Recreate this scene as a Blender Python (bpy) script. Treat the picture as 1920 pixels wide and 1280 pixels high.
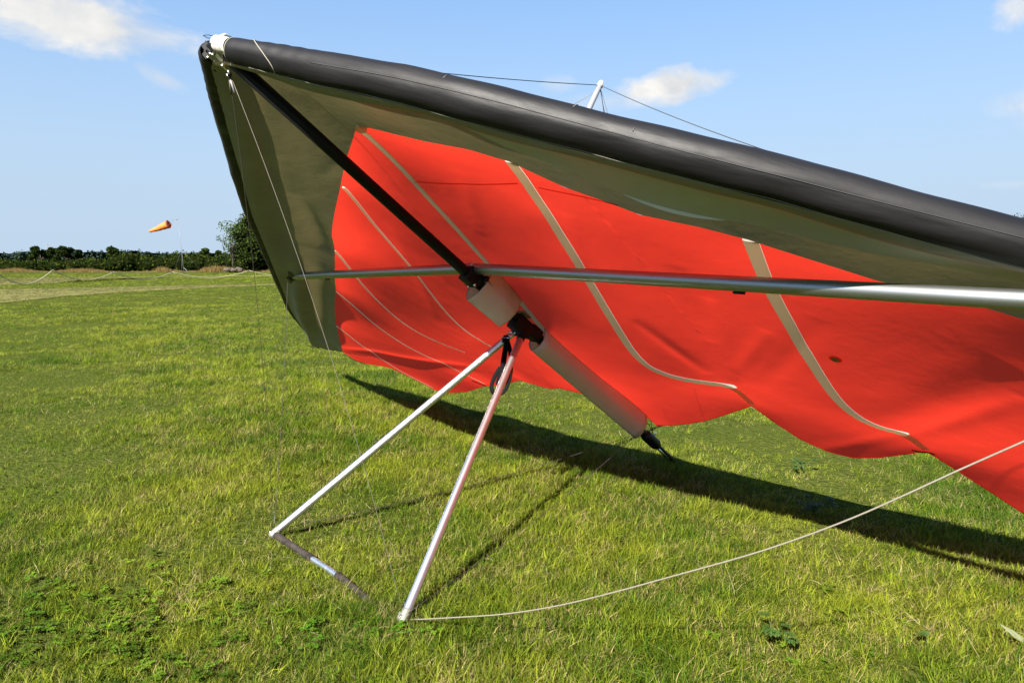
import bpy, math, random
import numpy as np
from mathutils import Vector, Matrix

R = math.radians
random.seed(7); rng = np.random.default_rng(7)
for o in list(bpy.data.objects): bpy.data.objects.remove(o)
S = bpy.context.scene
COL = S.collection

# ------------------------------------------------------------------ camera
F, HOR, HCAM = 1325.96, 487.94, 1.6          # focal length and horizon row in photograph pixels, eye height
PITCH = math.atan((640-HOR)/F)
cd = bpy.data.cameras.new('camera'); cam = bpy.data.objects.new('camera', cd); COL.objects.link(cam)
cam.location = (0, 0, HCAM); cam.rotation_euler = (R(90)-PITCH, 0, 0)
cd.sensor_width = 36; cd.lens = 36*F/1920; cd.clip_start = .05; cd.clip_end = 9000
S.camera = cam

# ------------------------------------------------------------------ sun and sky
SUN_EL = R(40.3)
SUN_AZ = math.atan2(-.47, -.88)              # clockwise from +Y, the sun stands behind the camera to the left
SD = Vector((math.sin(SUN_AZ)*math.cos(SUN_EL), math.cos(SUN_AZ)*math.cos(SUN_EL), math.sin(SUN_EL)))
sl = bpy.data.lights.new('sun', 'SUN'); sl.energy = 5.0; sl.angle = R(.5); sl.color = (1, .94, .85)
so = bpy.data.objects.new('sun', sl); so.rotation_euler = SD.to_track_quat('Z', 'Y').to_euler(); COL.objects.link(so)
S.view_settings.view_transform = 'Standard'; S.view_settings.look = 'None'
S.view_settings.exposure = 2.15; S.view_settings.gamma = 1

W = bpy.data.worlds.new('World'); S.world = W; W.use_nodes = True
nt = W.node_tree; nt.nodes.clear()
def N_(t, typ, **k):
    n = t.nodes.new(typ)
    for a, b in k.items():
        if a.startswith('i_'):
            key = a[2:]; key = int(key) if key.isdigit() else key.replace('_', ' ')
            n.inputs[key].default_value = b
        else: setattr(n, a, b)
    return n
def math_(t, op, a, b=None, c=None, clamp=False):
    n = t.nodes.new('ShaderNodeMath'); n.operation = op; n.use_clamp = clamp
    for i, v in enumerate((a, b, c)):
        if v is None: continue
        if isinstance(v, (int, float)): n.inputs[i].default_value = v
        else: t.links.new(v, n.inputs[i])
    return n.outputs[0]
sky = N_(nt, 'ShaderNodeTexSky', sky_type='NISHITA', sun_disc=False, sun_elevation=SUN_EL, sun_rotation=SUN_AZ % (2*math.pi),
         altitude=50, air_density=1.0, dust_density=.15, ozone_density=2.0)
tc = N_(nt, 'ShaderNodeTexCoord')

def camray(px, py):
    d = Vector(((px-960)/F, 1, 0)); u = (640-py)/F
    c, s = math.cos(PITCH), math.sin(PITCH)
    return Vector((d.x, c + s*u, -s + c*u))
def cloud(px, py, wx, wy, rot, seed, dens, nscale=2.2, soft=.5):
    """a cumulus at a compass bearing and height in the sky: ellipse mask broken up by noise; returns coverage 0..1"""
    d = camray(px, py).normalized()
    right = Vector((d.y, -d.x, 0)).normalized(); up = right.cross(d)
    r2 = right*math.cos(rot)+up*math.sin(rot); u2 = -right*math.sin(rot)+up*math.cos(rot)
    def dot(v):
        n = N_(nt, 'ShaderNodeVectorMath', operation='DOT_PRODUCT'); nt.links.new(tc.outputs['Generated'], n.inputs[0]); n.inputs[1].default_value = v; return n.outputs['Value']
    z = math_(nt, 'MAXIMUM', dot(d), .05)
    x = math_(nt, 'DIVIDE', math_(nt, 'DIVIDE', dot(r2), z), wx/F)
    y = math_(nt, 'DIVIDE', math_(nt, 'DIVIDE', dot(u2), z), wy/F)
    cx = N_(nt, 'ShaderNodeCombineXYZ'); nt.links.new(x, cx.inputs[0]); nt.links.new(math_(nt, 'MULTIPLY', y, .62), cx.inputs[1]); cx.inputs[2].default_value = seed
    no = N_(nt, 'ShaderNodeTexNoise', i_Scale=nscale*.55, i_Detail=7.0, i_Roughness=.55, i_Distortion=.3); nt.links.new(cx.outputs[0], no.inputs['Vector'])
    r = math_(nt, 'SQRT', math_(nt, 'ADD', math_(nt, 'MULTIPLY', x, x), math_(nt, 'MULTIPLY', y, y)))
    m = math_(nt, 'SUBTRACT', math_(nt, 'ADD', math_(nt, 'MULTIPLY', no.outputs[0], 1.7), .12), r)
    m = math_(nt, 'DIVIDE', m, soft, clamp=True)
    m = math_(nt, 'SMOOTH_MIN', m, 1.0, .1)
    front = math_(nt, 'GREATER_THAN', dot(d), .3)
    return math_(nt, 'MULTIPLY', math_(nt, 'MULTIPLY', m, dens), front), no.outputs[0]
cover = None; tone = None
for c in [(145, 38, 185, 56, -.10, 3.1, 1.0, 2.6, .55), (20, 0, 130, 45, 0, 8.2, .8, 2.2, .8), (1258, 160, 112, 36, .12, 5.4, 1.0, 2.1, .6),
          (1150, 188, 120, 24, .1, 1.4, .4, 2.2, 1.0), (300, 147, 45, 17, -.45, 9.7, .42, 2.0, .9), (1045, 157, 38, 20, 0, 2.2, .35, 2.0, .9),
          (1915, 15, 45, 30, 0, 6.1, .75, 2.0, .7), (1920, 198, 48, 13, 0, 4.6, .5, 2.0, .9), (450, 352, 20, 8, 0, 7.7, .3, 2, .9),
          (2350, 90, 300, 60, .1, 12.2, .8, 2.4, .8), (-700, 130, 300, 60, .1, 14.2, .8, 2.4, .8), (1905, 345, 60, 8, 0, 4.1, .22, 2, 1.1)]:
    m, no = cloud(*c)
    cover = m if cover is None else math_(nt, 'MAXIMUM', cover, m)
    tone = no if tone is None else tone
cr = N_(nt, 'ShaderNodeMixRGB'); cr.inputs[1].default_value = (3.2, 3.3, 3.4, 1); cr.inputs[2].default_value = (4.7, 4.55, 4.3, 1)
nt.links.new(math_(nt, 'MULTIPLY', math_(nt, 'SUBTRACT', tone, .3), 2.2, clamp=True), cr.inputs[0])
mx = N_(nt, 'ShaderNodeMixRGB'); nt.links.new(cover, mx.inputs[0])
sg1 = N_(nt, 'ShaderNodeVectorMath', operation='SCALE'); sg1.inputs['Scale'].default_value = .2; nt.links.new(sky.outputs[0], sg1.inputs[0])
sgm = N_(nt, 'ShaderNodeGamma'); sgm.inputs[1].default_value = .5; nt.links.new(sg1.outputs[0], sgm.inputs[0])   # evens out the steep rise towards the horizon
shs = N_(nt, 'ShaderNodeHueSaturation', i_Saturation=1.5, i_Value=3.0); nt.links.new(sgm.outputs[0], shs.inputs['Color']); 
stn = N_(nt, 'ShaderNodeMixRGB', blend_type='MULTIPLY', i_0=1.0); stn.inputs[2].default_value = (1.08, 1.28, 1.55, 1); nt.links.new(shs.outputs[0], stn.inputs[1])
sxyz = N_(nt, 'ShaderNodeSeparateXYZ'); nt.links.new(tc.outputs['Generated'], sxyz.inputs[0])
zz_ = math_(nt, 'DIVIDE', sxyz.outputs[2], .27); hzw = math_(nt, 'MULTIPLY', math_(nt, 'EXPONENT', math_(nt, 'MULTIPLY', math_(nt, 'MULTIPLY', zz_, zz_), -1.0)), .97)
shz = N_(nt, 'ShaderNodeMixRGB'); shz.inputs[2].default_value = (2.34, 3.0, 3.78, 1); nt.links.new(hzw, shz.inputs[0]); nt.links.new(stn.outputs[0], shz.inputs[1])   # pale haze low in the sky
nt.links.new(shz.outputs[0], mx.inputs[1]); nt.links.new(cr.outputs[0], mx.inputs[2])
bg = N_(nt, 'ShaderNodeBackground'); bg.inputs[1].default_value = .05
nt.links.new(mx.outputs[0], bg.inputs[0])
wo = N_(nt, 'ShaderNodeOutputWorld'); nt.links.new(bg.outputs[0], wo.inputs[0])

# ------------------------------------------------------------------ helpers
def link(name, me, mats=(), parent=None, smooth=True):
    o = bpy.data.objects.new(name, me); COL.objects.link(o)
    for m in (mats if isinstance(mats, (list, tuple)) else [mats]): me.materials.append(m)
    if smooth and len(me.polygons): me.polygons.foreach_set('use_smooth', [True]*len(me.polygons))
    if parent: o.parent = parent
    return o
def tag(o, label=None, cat=None, group=None, kind=None):
    for k, v in (('label', label), ('category', cat), ('group', group), ('kind', kind)):
        if v: o[k] = v
    return o
def empty(name, loc=(0, 0, 0)):
    o = bpy.data.objects.new(name, None); o.location = loc; COL.objects.link(o); o.empty_display_size = .2
    return o
class MB:
    def __init__(s): s.v = []; s.f = []; s.m = []
    def add(s, v, f, m=0):
        b = len(s.v); s.v += [tuple(map(float, p)) for p in v]; s.f += [tuple(i+b for i in q) for q in f]; s.m += [m]*len(f)
        return s
    def tube(s, pts, r, seg=12, cap=True, m=0, flat=1.0):
        pts = [Vector(p) for p in pts]; n = len(pts)
        rr = r if hasattr(r, '__len__') else [r]*n
        up = None; rings = []
        for i in range(n):
            t = (pts[min(i+1, n-1)]-pts[max(i-1, 0)]).normalized()
            if up is None:
                up = Vector((0, 0, 1)) if abs(t.z) < .9 else Vector((1, 0, 0))
            a = t.cross(up).normalized(); b = a.cross(t).normalized(); up = b
            rings.append([pts[i]+a*math.cos(2*math.pi*k/seg)*rr[i]+b*math.sin(2*math.pi*k/seg)*rr[i]*flat for k in range(seg)])
        v = [p for q in rings for p in q]
        f = [(i*seg+k, i*seg+(k+1) % seg, (i+1)*seg+(k+1) % seg, (i+1)*seg+k) for i in range(n-1) for k in range(seg)]
        if cap: f += [tuple(range(seg-1, -1, -1)), tuple((n-1)*seg+k for k in range(seg))]
        return s.add(v, f, m)
    def box(s, c, ax, ay, az, m=0):
        """box centred on c with half-axis vectors"""
        c, ax, ay, az = map(Vector, (c, ax, ay, az))
        v = [c+ax*i+ay*j+az*k for i in (-1, 1) for j in (-1, 1) for k in (-1, 1)]
        f = [(0, 1, 3, 2), (4, 6, 7, 5), (0, 4, 5, 1), (2, 3, 7, 6), (0, 2, 6, 4), (1, 5, 7, 3)]
        return s.add(v, f, m)
    def mesh(s, name):
        me = bpy.data.meshes.new(name); me.from_pydata(s.v, [], s.f)
        if any(s.m): me.polygons.foreach_set('material_index', s.m)
        me.update(); return me
    def build(s, name, mat, parent=None, smooth=True, bevel=0):
        o = link(name, s.mesh(name), mat, parent, smooth)
        if bevel:
            b = o.modifiers.new('bevel', 'BEVEL'); b.width = bevel; b.segments = 2; b.limit_method = 'ANGLE'
        if smooth and not bevel:
            pass
        return o
def autosmooth(o, ang=40):
    me = o.data
    me.update()
    if hasattr(me, 'set_sharp_from_angle'): me.set_sharp_from_angle(angle=R(ang))
    return o

# ------------------------------------------------------------------ materials
def mat(name, col, rough=.6, metal=0, spec=.5, noise=None, bump=None, trans=0, tcol=None, coat=0, coords='Object', stretch=False, rvar=0):
    """noise=(scale, colour2, contrast); bump=(scale, strength, distance); trans = share of light let through"""
    m = bpy.data.materials.new(name); m.use_nodes = True; t = m.node_tree; t.nodes.clear()
    out = N_(t, 'ShaderNodeOutputMaterial'); p = N_(t, 'ShaderNodeBsdfPrincipled')
    p.inputs['Roughness'].default_value = rough; p.inputs['Metallic'].default_value = metal
    p.inputs['Specular IOR Level'].default_value = spec; p.inputs['Coat Weight'].default_value = coat
    p.inputs['Base Color'].default_value = (*col, 1)
    tcn = N_(t, 'ShaderNodeTexCoord'); src = tcn.outputs[coords]
    if stretch:                                                # pull the pattern out along the leading edge
        cxn = N_(t, 'ShaderNodeCombineXYZ')
        for q, (vec, k) in enumerate((((.886, -.372, -.28), .22), ((.19, .84, -.51), 1.0), ((.43, .40, .81), 1.0))):
            dn_ = N_(t, 'ShaderNodeVectorMath', operation='DOT_PRODUCT'); t.links.new(src, dn_.inputs[0]); dn_.inputs[1].default_value = tuple(c*k for c in vec); t.links.new(dn_.outputs['Value'], cxn.inputs[q])
        src = cxn.outputs[0]
    colout = None
    if rvar:                                                   # scuffed and polished areas
        rn = N_(t, 'ShaderNodeTexNoise', i_Scale=6.0, i_Detail=7.0, i_Roughness=.7); t.links.new(src, rn.inputs['Vector'])
        t.links.new(math_(t, 'ADD', math_(t, 'MULTIPLY', math_(t, 'SUBTRACT', rn.outputs[0], .5), rvar*5), rough, clamp=True), p.inputs['Roughness'])
    if noise:
        n = N_(t, 'ShaderNodeTexNoise', i_Scale=noise[0], i_Detail=6.0, i_Roughness=.6); t.links.new(src, n.inputs['Vector'])
        k = noise[2] if len(noise) > 2 else 1
        f = math_(t, 'ADD', math_(t, 'MULTIPLY', math_(t, 'SUBTRACT', n.outputs[0], .5), 2.2*k), .5, clamp=True)
        mxn = N_(t, 'ShaderNodeMixRGB'); mxn.inputs[1].default_value = (*col, 1); mxn.inputs[2].default_value = (*noise[1], 1)
        t.links.new(f, mxn.inputs[0]); colout = mxn.outputs[0]; t.links.new(colout, p.inputs['Base Color'])
    if bump:
        bs = bump if isinstance(bump, list) else [bump]; prev = None
        for b in bs:
            n = N_(t, 'ShaderNodeTexNoise', i_Scale=b[0], i_Detail=5.0); t.links.new(src, n.inputs['Vector'])
            bn = N_(t, 'ShaderNodeBump', i_Strength=b[1], i_Distance=b[2]); t.links.new(n.outputs[0], bn.inputs['Height'])
            if prev: t.links.new(prev, bn.inputs['Normal'])
            prev = bn.outputs[0]
        t.links.new(prev, p.inputs['Normal'])
    sh = p.outputs[0]
    if trans:
        tr = N_(t, 'ShaderNodeBsdfTranslucent'); tr.inputs[0].default_value = (*(tcol or col), 1)
        if colout and not tcol: t.links.new(colout, tr.inputs[0])
        if bump: t.links.new(prev, tr.inputs['Normal'])
        ms = N_(t, 'ShaderNodeMixShader'); ms.inputs[0].default_value = trans
        t.links.new(sh, ms.inputs[1]); t.links.new(tr.outputs[0], ms.inputs[2]); sh = ms.outputs[0]
    t.links.new(sh, out.inputs[0]); m['bsdf'] = 1
    return m
M_red = mat('red_sailcloth', (.90, .042, .018), rough=.62, spec=.2, noise=(1.3, (.86, .034, .015), .8), bump=[(2.2, .22, .03), (9, .10, .006), (700, .15, .0004)], trans=.62, tcol=(1.0, .05, .024))
def pocket_cloth(m):                                           # unbleached tan cloth where the batten pockets are sewn into the red
    t = m.node_tree; a = N_(t, 'ShaderNodeAttribute', attribute_name='pocket'); g = math_(t, 'GREATER_THAN', a.outputs['Fac'], 0.0)
    out = [n for n in t.nodes if n.type == 'OUTPUT_MATERIAL'][0]; old = out.inputs[0].links[0].from_socket
    df = N_(t, 'ShaderNodeBsdfDiffuse'); df.inputs[0].default_value = (.6, .46, .30, 1); tr = N_(t, 'ShaderNodeBsdfTranslucent'); tr.inputs[0].default_value = (.90, .72, .50, 1)
    m1 = N_(t, 'ShaderNodeMixShader', i_0=.8); t.links.new(df.outputs[0], m1.inputs[1]); t.links.new(tr.outputs[0], m1.inputs[2])
    m2 = N_(t, 'ShaderNodeMixShader'); t.links.new(g, m2.inputs[0]); t.links.new(old, m2.inputs[1]); t.links.new(m1.outputs[0], m2.inputs[2]); t.links.new(m2.outputs[0], out.inputs[0])
pocket_cloth(M_red)
M_olive = mat('olive_sailcloth', (.23, .225, .19), rough=.5, spec=.35, noise=(1.1, (.18, .172, .135), 1.2), bump=[(3, .6, .045), (12, .25, .006), (600, .15, .0004)], trans=.20, tcol=(.13, .105, .05))
M_black = mat('black_leading_edge_cloth', (.0026, .0023, .0028), rough=.60, spec=.24, noise=(5, (.0055, .005, .0055), 1.3), bump=[(3, .6, .03), (9, .5, .010), (28, .45, .003), (90, .3, .0012), (400, .3, .0006)], stretch=True, rvar=.13)
M_tan = mat('tan_batten_pocket', (.52, .41, .27), rough=.65, noise=(5, (.54, .39, .25)), bump=(60, .2, .001), trans=.45, tcol=(.66, .50, .34))
M_tan_red = mat('red_tinted_pocket_tape', (.85, .46, .30), rough=.65, noise=(5, (.8, .40, .26)), trans=.5)
M_seam = mat('dark_red_seam', (.72, .025, .013), rough=.7, trans=.5, tcol=(.95, .12, .06))
M_pvc = mat('clear_plastic_keel_sleeve', (.80, .74, .64), rough=.32, spec=.5, noise=(6, (.72, .64, .54)), bump=[(8, .2, .004), (55, .12, .0008)], trans=.5, tcol=(.9, .76, .66))
M_keel = mat('black_anodised_tube', (.003, .003, .0035), rough=.45, spec=.16, noise=(20, (.006, .006, .006)))
M_plastic = mat('black_plastic', (.004, .004, .0045), rough=.5, spec=.22, bump=(120, .15, .0006))
M_alu = mat('brushed_aluminium', (.78, .77, .77), rough=.38, metal=1, noise=(14, (.62, .62, .63)), bump=(160, .06, .0003))
M_xbar = mat('grey_anodised_crossbar', (.34, .35, .355), rough=.42, metal=1, noise=(9, (.34, .35, .35)), bump=(90, .05, .0003))
M_fit = mat('scuffed_fitting', (.18, .175, .15), rough=.5, metal=.5, noise=(60, (.2, .19, .16)), bump=(90, .2, .0008))
M_steel = mat('polished_steel', (.75, .74, .7), rough=.25, metal=1)
M_white = mat('white_plastic', (.24, .225, .19), rough=.4, noise=(30, (.66, .64, .56)), bump=(40, .2, .001))
M_whitepaint = mat('white_painted_tube', (.16, .17, .185), rough=.35)
M_cable = mat('grey_cable', (.045, .04, .034), rough=.45, metal=.4)
M_cable_l = mat('pale_cable', (.085, .075, .055), rough=.5)
M_rope = mat('white_cord', (.125, .112, .085), rough=.7, noise=(120, (.09, .08, .06)))
M_strap = mat('black_webbing', (.004, .0035, .004), rough=.9, spec=.1, bump=(300, .3, .001))
M_grip = mat('worn_dark_grip_tape', (.010, .008, .007), rough=.7, spec=.2, noise=(28, (.034, .028, .023), 1.4), bump=(70, .35, .002))
M_chrome = mat('bare_aluminium_bar', (.80, .85, .92), rough=.42, metal=1, noise=(30, (.45, .48, .52)), bump=(60, .1, .0006))
M_plate = mat('dull_alloy_plate', (.2, .2, .13), rough=.5, metal=.6, noise=(25, (.28, .28, .2)))
M_stitch = mat('cream_stitching', (.20, .19, .15), rough=.8)

# ------------------------------------------------------------------ frame of the hang glider
NOSE = Vector((-1.26653507, 3.13720033, 2.51217136))
s_ = np.array([.67954292, -.73363575, 0.]); k_ = np.array([.59627005, .55230554, -.58259816]); n_ = np.array([.42741484, .39590046, .81276035])
MN = np.array([s_, k_, n_]); N0 = np.array(NOSE); O0 = np.array([0, 0, HCAM])
cp, sp = math.cos(PITCH), math.sin(PITCH)
def ray(px, py):
    u = (640-py)/F; d = np.array([(px-960)/F, cp+sp*u, -sp+cp*u]); return d/np.linalg.norm(d)
def G(a, c, n): return Vector(N0+a*s_+c*k_+n*n_)             # glider span / chord / height to world
def hit(px, py, off=0.):
    d = ray(px, py); t = (off-(O0-N0)@n_)/(d@n_); return MN@(O0+t*d-N0)
def hita(px, py, a0):
    d = ray(px, py); t = (a0-(O0-N0)@s_)/(d@s_); return MN@(O0+t*d-N0)
def ground(px, py, z=0.):
    d = ray(px, py); t = (z-HCAM)/d[2]; return Vector(O0+t*d)
def project(P):
    d = np.array(P)-O0; z = d[1]*cp-d[2]*sp; return 960+F*d[0]/z, 640-F*(d[1]*sp+d[2]*cp)/z
DIH = .035
def hit_le(px, py):
    n = 0
    for _ in range(8):
        g = hit(px, py, n); n = DIH*abs(g[0])
    return g

# leading edge centre lines (a, c): straight tubes to the crossbar and bending aft at the tips
near_le = [hit_le(*q) for q in [(430, 88), (758, 160), (1000, 221), (1480, 341), (1920, 459)]]
far_le = [hit_le(*q) for q in [(397, 103), (455, 310), (473, 380), (527, 520), (546, 572), (575, 622), (600, 655)]]
def le_curve(pts, sg):
    a = np.array([0]+[abs(p[0]) for p in pts]); c = np.array([0]+[p[1] for p in pts])
    return a, c
fa, fc = le_curve(far_le, -1)
na = np.array([0., .877, 1.345, 2.113, 2.671]); ncc = np.array([0.02]+[p[1] for p in near_le[1:]])
na[1:] = [p[0] for p in near_le[1:]]
sl_n = (ncc[-1]-ncc[1])/(na[-1]-na[1])
na = np.append(na, [3.6, 4.1, 4.5]); ncc = np.append(ncc, [ncc[4]+sl_n*(3.6-na[4]), ncc[4]+sl_n*(4.1-na[4])+.12, ncc[4]+sl_n*(4.5-na[4])+.5])
def cLE(a):                                                    # a signed
    return np.interp(a, na, ncc) if a >= 0 else np.interp(-a, fa, fc)
def nLE(a): return DIH*abs(a)
def rLE(a): a = abs(a); return np.interp(a, [0, .12, .5, 1.2, 3, 4.2, 4.7], [.050, .056, .070, .079, .070, .055, .02])

# ------------------------------------------------------------------ height field of the sail over the frame plane (thin-plate spline)
ctrl = []
for c, n in [(0, .05), (.35, .13), (.695, .19), (1.2, .18), (1.68, .145), (1.95, .125), (2.4, .07), (3.0, .08), (3.6, .12)]: ctrl.append((0, c, n))
for x, y, n in [(955, 303, .10), (1005, 370, .12), (1050, 440, .13), (1100, 520, .13), (1150, 605, .122), (1200, 680, .110), (1240, 703, .105), (1300, 716, .112), (1370, 722, .132),
                (1405, 450, .11), (1440, 540, .13), (1500, 645, .13), (1560, 740, .122), (1600, 780, .117), (1645, 803, .12), (1690, 810, .132),
                (645, 352, .17), (700, 420, .17), (765, 495, .165), (830, 580, .13), (870, 620, .11), (900, 638, .11),
                (628, 470, .17), (682, 540, .16), (735, 590, .13), (825, 642, .11), (628, 545, .17), (700, 607, .13), (805, 670, .10), (850, 690, .10),
                (632, 612, .14), (735, 686, .11), (790, 716, .10), (1000, 400, .14), (1250, 480, .13)]:
    ctrl.append(tuple(hit(x, y, n)))
ctrl += [(2.3, 1.72, .12), (2.62, 1.76, .12), (2.95, 1.8, .13)]
def tepts(l): return [hit(x, y, n) for x, y, n in l]
te_near = tepts([(1232, 797, .12), (1262, 797, .10), (1320, 789, .11), (1370, 774, .13), (1410, 760, .15), (1450, 790, .135), (1500, 822, .12), (1550, 846, .105),
                 (1600, 858, .10), (1650, 857, .115), (1700, 851, .135), (1737, 845, .15), (1800, 885, .125), (1860, 923, .105), (1920, 962, .095)])
te_near += [np.array(v) for v in [(2.66, 3.95, .10), (2.95, 3.75, .15), (3.35, 3.85, .08), (3.75, 3.65, .14), (4.1, 3.55, .15), (4.5, 3.3, .17)]]
te_far = tepts([(1050, 727, .10), (1035, 729, .09), (1000, 720, .09), (975, 712, .12), (945, 722, .10), (912, 723, .13), (880, 733, .09), (840, 736, .07),
                (815, 730, .10), (770, 707, .10), (735, 690, .12), (690, 682, .12), (643, 669, .12), (620, 667, .13), (602, 661, .14)])
te_far = [te_far[0]*0+np.array([-.0, 3.62, .12])]+te_far
def prof(a, c0, c1, dep):                                      # a hanging chord profile beyond the frame
    for t in (.2, .45, .7, .9): ctrl.append((a, c0+(c1-c0)*t, .13-dep*math.sin(math.pi*t**1.1)))
prof(2.85, 2.0, 3.7, .05); prof(3.7, 2.4, 3.6, .03)
ctrl += [tuple(p) for p in te_near]+[tuple(p) for p in te_far[1:]]
for a in (.35, .8, 1.3, 1.9, 2.5, 3.1, 3.7, 4.2): ctrl.append((a, cLE(a)+.03, nLE(a)-.07)); ctrl.append((a, cLE(a)+.18, nLE(a)+.02))
for a in (.35, .8, 1.4, 2.2, 3.0, 3.8): ctrl.append((-a, cLE(-a)+.03, nLE(a)-.07))
CT = np.array(ctrl)
# drop controls that almost coincide
keep = []
for i, p in enumerate(CT):
    if all((p[0]-CT[j][0])**2+(p[1]-CT[j][1])**2 > .0009 for j in keep): keep.append(i)
CT = CT[keep]
def U(r2): return np.where(r2 > 1e-12, .5*r2*np.log(np.maximum(r2, 1e-12)), 0)
m_ = len(CT); Dm = U(((CT[:, None, :2]-CT[None, :, :2])**2).sum(-1))+np.eye(m_)*.012
P_ = np.c_[np.ones(m_), CT[:, :2]]
sol = np.linalg.solve(np.block([[Dm, P_], [P_.T, np.zeros((3, 3))]]), np.r_[CT[:, 2], 0, 0, 0])
def fold(a, c, a0, c0, a1, c1, w, h):                          # a soft crease along a segment
    dx, dy = a1-a0, c1-c0; L = dx*dx+dy*dy
    t = np.clip(((a-a0)*dx+(c-c0)*dy)/L, 0, 1); d = np.hypot(a-a0-t*dx, c-c0-t*dy)
    return h*np.exp(-(d/w)**2)*np.sin(np.pi*np.clip(((a-a0)*dx+(c-c0)*dy)/L, 0, 1))**.5
FOLDS = []
def nS(a, c):
    a = np.asarray(a, float); c = np.asarray(c, float)
    r2 = (a[..., None]-CT[:, 0])**2+(c[..., None]-CT[:, 1])**2
    z = U(r2)@sol[:m_]+sol[m_]+sol[m_+1]*a+sol[m_+2]*c
    for f in FOLDS: z = z+fold(a, c, *f)
    return z
def surf(px, py):                                              # where the sight line meets the sail, as (a, c, n)
    n = 0.
    for _ in range(25):
        g = hit(px, py, n); n = .5*n+.5*float(nS(g[0], g[1]))
    return g
def fpx(p, q, w, h):
    a = surf(*p); b = surf(*q); return (a[0], a[1], b[0], b[1], w, h*(.35 if p[0] > 640 else 1.1))
_f = [fpx((1915, 745), (1700, 822), .05, .022), (fpx((1900, 690), (1640, 800), .10, -.03)), fpx((1330, 560), (1375, 715), .05, .018), fpx((1190, 600), (1330, 700), .05, -.018),
      fpx((1440, 620), (1380, 700), .04, .012), fpx((1500, 850), (1690, 815), .05, .012), fpx((1060, 400), (1090, 500), .05, .010), fpx((730, 420), (820, 600), .05, .008),
      fpx((1270, 500), (1330, 640), .06, -.012), fpx((860, 320), (900, 440), .05, .008), fpx((640, 655), (900, 690), .06, .01), fpx((1540, 600), (1420, 730), .06, -.012),
      fpx((560, 370), (606, 470), .06, .04), fpx((588, 470), (600, 640), .10, .06), fpx((560, 480), (570, 640), .10, -.05), fpx((528, 500), (545, 600), .08, .03),
      fpx((480, 180), (560, 430), .07, .014), fpx((500, 150), (660, 235), .03, .008), fpx((600, 330), (640, 300), .04, -.015)]
FOLDS = _f
def W3(a, c, dn=0.): return G(a, c, float(nS(a, c))+dn)

# seam between olive and red
seam_near = [surf(*q) for q in [(676, 236), (740, 252), (800, 266), (880, 281), (955, 303), (1060, 352), (1200, 403), (1320, 428), (1405, 450), (1520, 487), (1640, 525), (1700, 540)]]
seam_far = [surf(*q) for q in [(664, 237), (652, 290), (640, 340), (627, 400), (622, 440), (628, 500), (628, 560), (631, 612), (643, 660)]]
sna = np.array([0]+[g[0] for g in seam_near[1:]]+[3.0, 3.8, 4.2]); snc = np.array([.70]+[g[1] for g in seam_near[1:]]+[2.35, 3.1, 3.5])
sfa = np.array([0]+[-g[0] for g in seam_far[1:]]); sfc = np.array([.70]+[g[1] for g in seam_far[1:]])
o = np.argsort(sna); sna, snc = sna[o], snc[o]; o = np.argsort(sfa); sfa, sfc = sfa[o], sfc[o]
tna = np.array([0]+[g[0] for g in te_near]); tnc = np.array([3.62]+[g[1] for g in te_near]); o = np.argsort(tna); tna, tnc = tna[o], tnc[o]
tfa = np.array([-g[0] for g in te_far]); tfc = np.array([g[1] for g in te_far]); o = np.argsort(tfa); tfa, tfc = tfa[o], tfc[o]
def cTE(a): return np.interp(a, tna, tnc) if a >= 0 else np.interp(-a, tfa, tfc)
def cSM(a):
    v = np.interp(a, sna, snc) if a >= 0 else np.interp(-a, sfa, sfc)
    return min(v, cTE(a)-.002)

glider = empty('hang_glider', (float(ground(1262, 860).x), float(ground(1262, 860).y), 0))
tag(glider, 'red and olive hang glider parked nose up with its tail on the grass', 'hang glider')
GP = glider.location.copy()
def gp(mb, name, mat_, parent=None, smooth=True, bevel=0, ang=None):
    """link a part of the glider; vertices are given in world space"""
    par = parent or glider
    mb.v = [(x-GP.x, y-GP.y, z-GP.z) for x, y, z in mb.v]
    ob = mb.build(name, mat_, par, smooth, bevel)
    if ang: autosmooth(ob, ang)
    return ob
PB = {1: [([(957, 303), (1005, 370), (1050, 440), (1100, 520), (1150, 605), (1200, 680), (1250, 704), (1310, 716), (1375, 724)], .062, .048),
          ([(1407, 451), (1440, 540), (1500, 645), (1560, 740), (1600, 778), (1645, 800), (1695, 812)], .066, .048), ([(2.9, 2.1, 0), (2.95, 3.33, 0)], .066, .066), ([(0, .7, 0), (0, 3.6, 0)], .038, .038)],
      -1: [([(645, 352), (700, 420), (765, 495), (830, 580), (872, 620), (900, 638), (930, 655)], .030, .018), ([(628, 470), (682, 540), (735, 590), (780, 622), (825, 643), (870, 660)], .030, .018),
           ([(628, 545), (700, 607), (760, 648), (805, 670), (850, 690), (910, 720)], .030, .018), ([(632, 612), (680, 650), (735, 686), (775, 708), (812, 727)], .030, .018), ([(0, .7, 0), (0, 3.6, 0)], .038, .038)]}
def smooth_path(q):                                            # corner cutting that keeps both ends
    q = np.array(q, float)
    for _ in range(4):
        m = [q[0]]
        for i in range(len(q)-1): m += [.75*q[i]+.25*q[i+1], .25*q[i]+.75*q[i+1]]
        q = np.array(m+[q[-1]])
    return q
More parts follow.
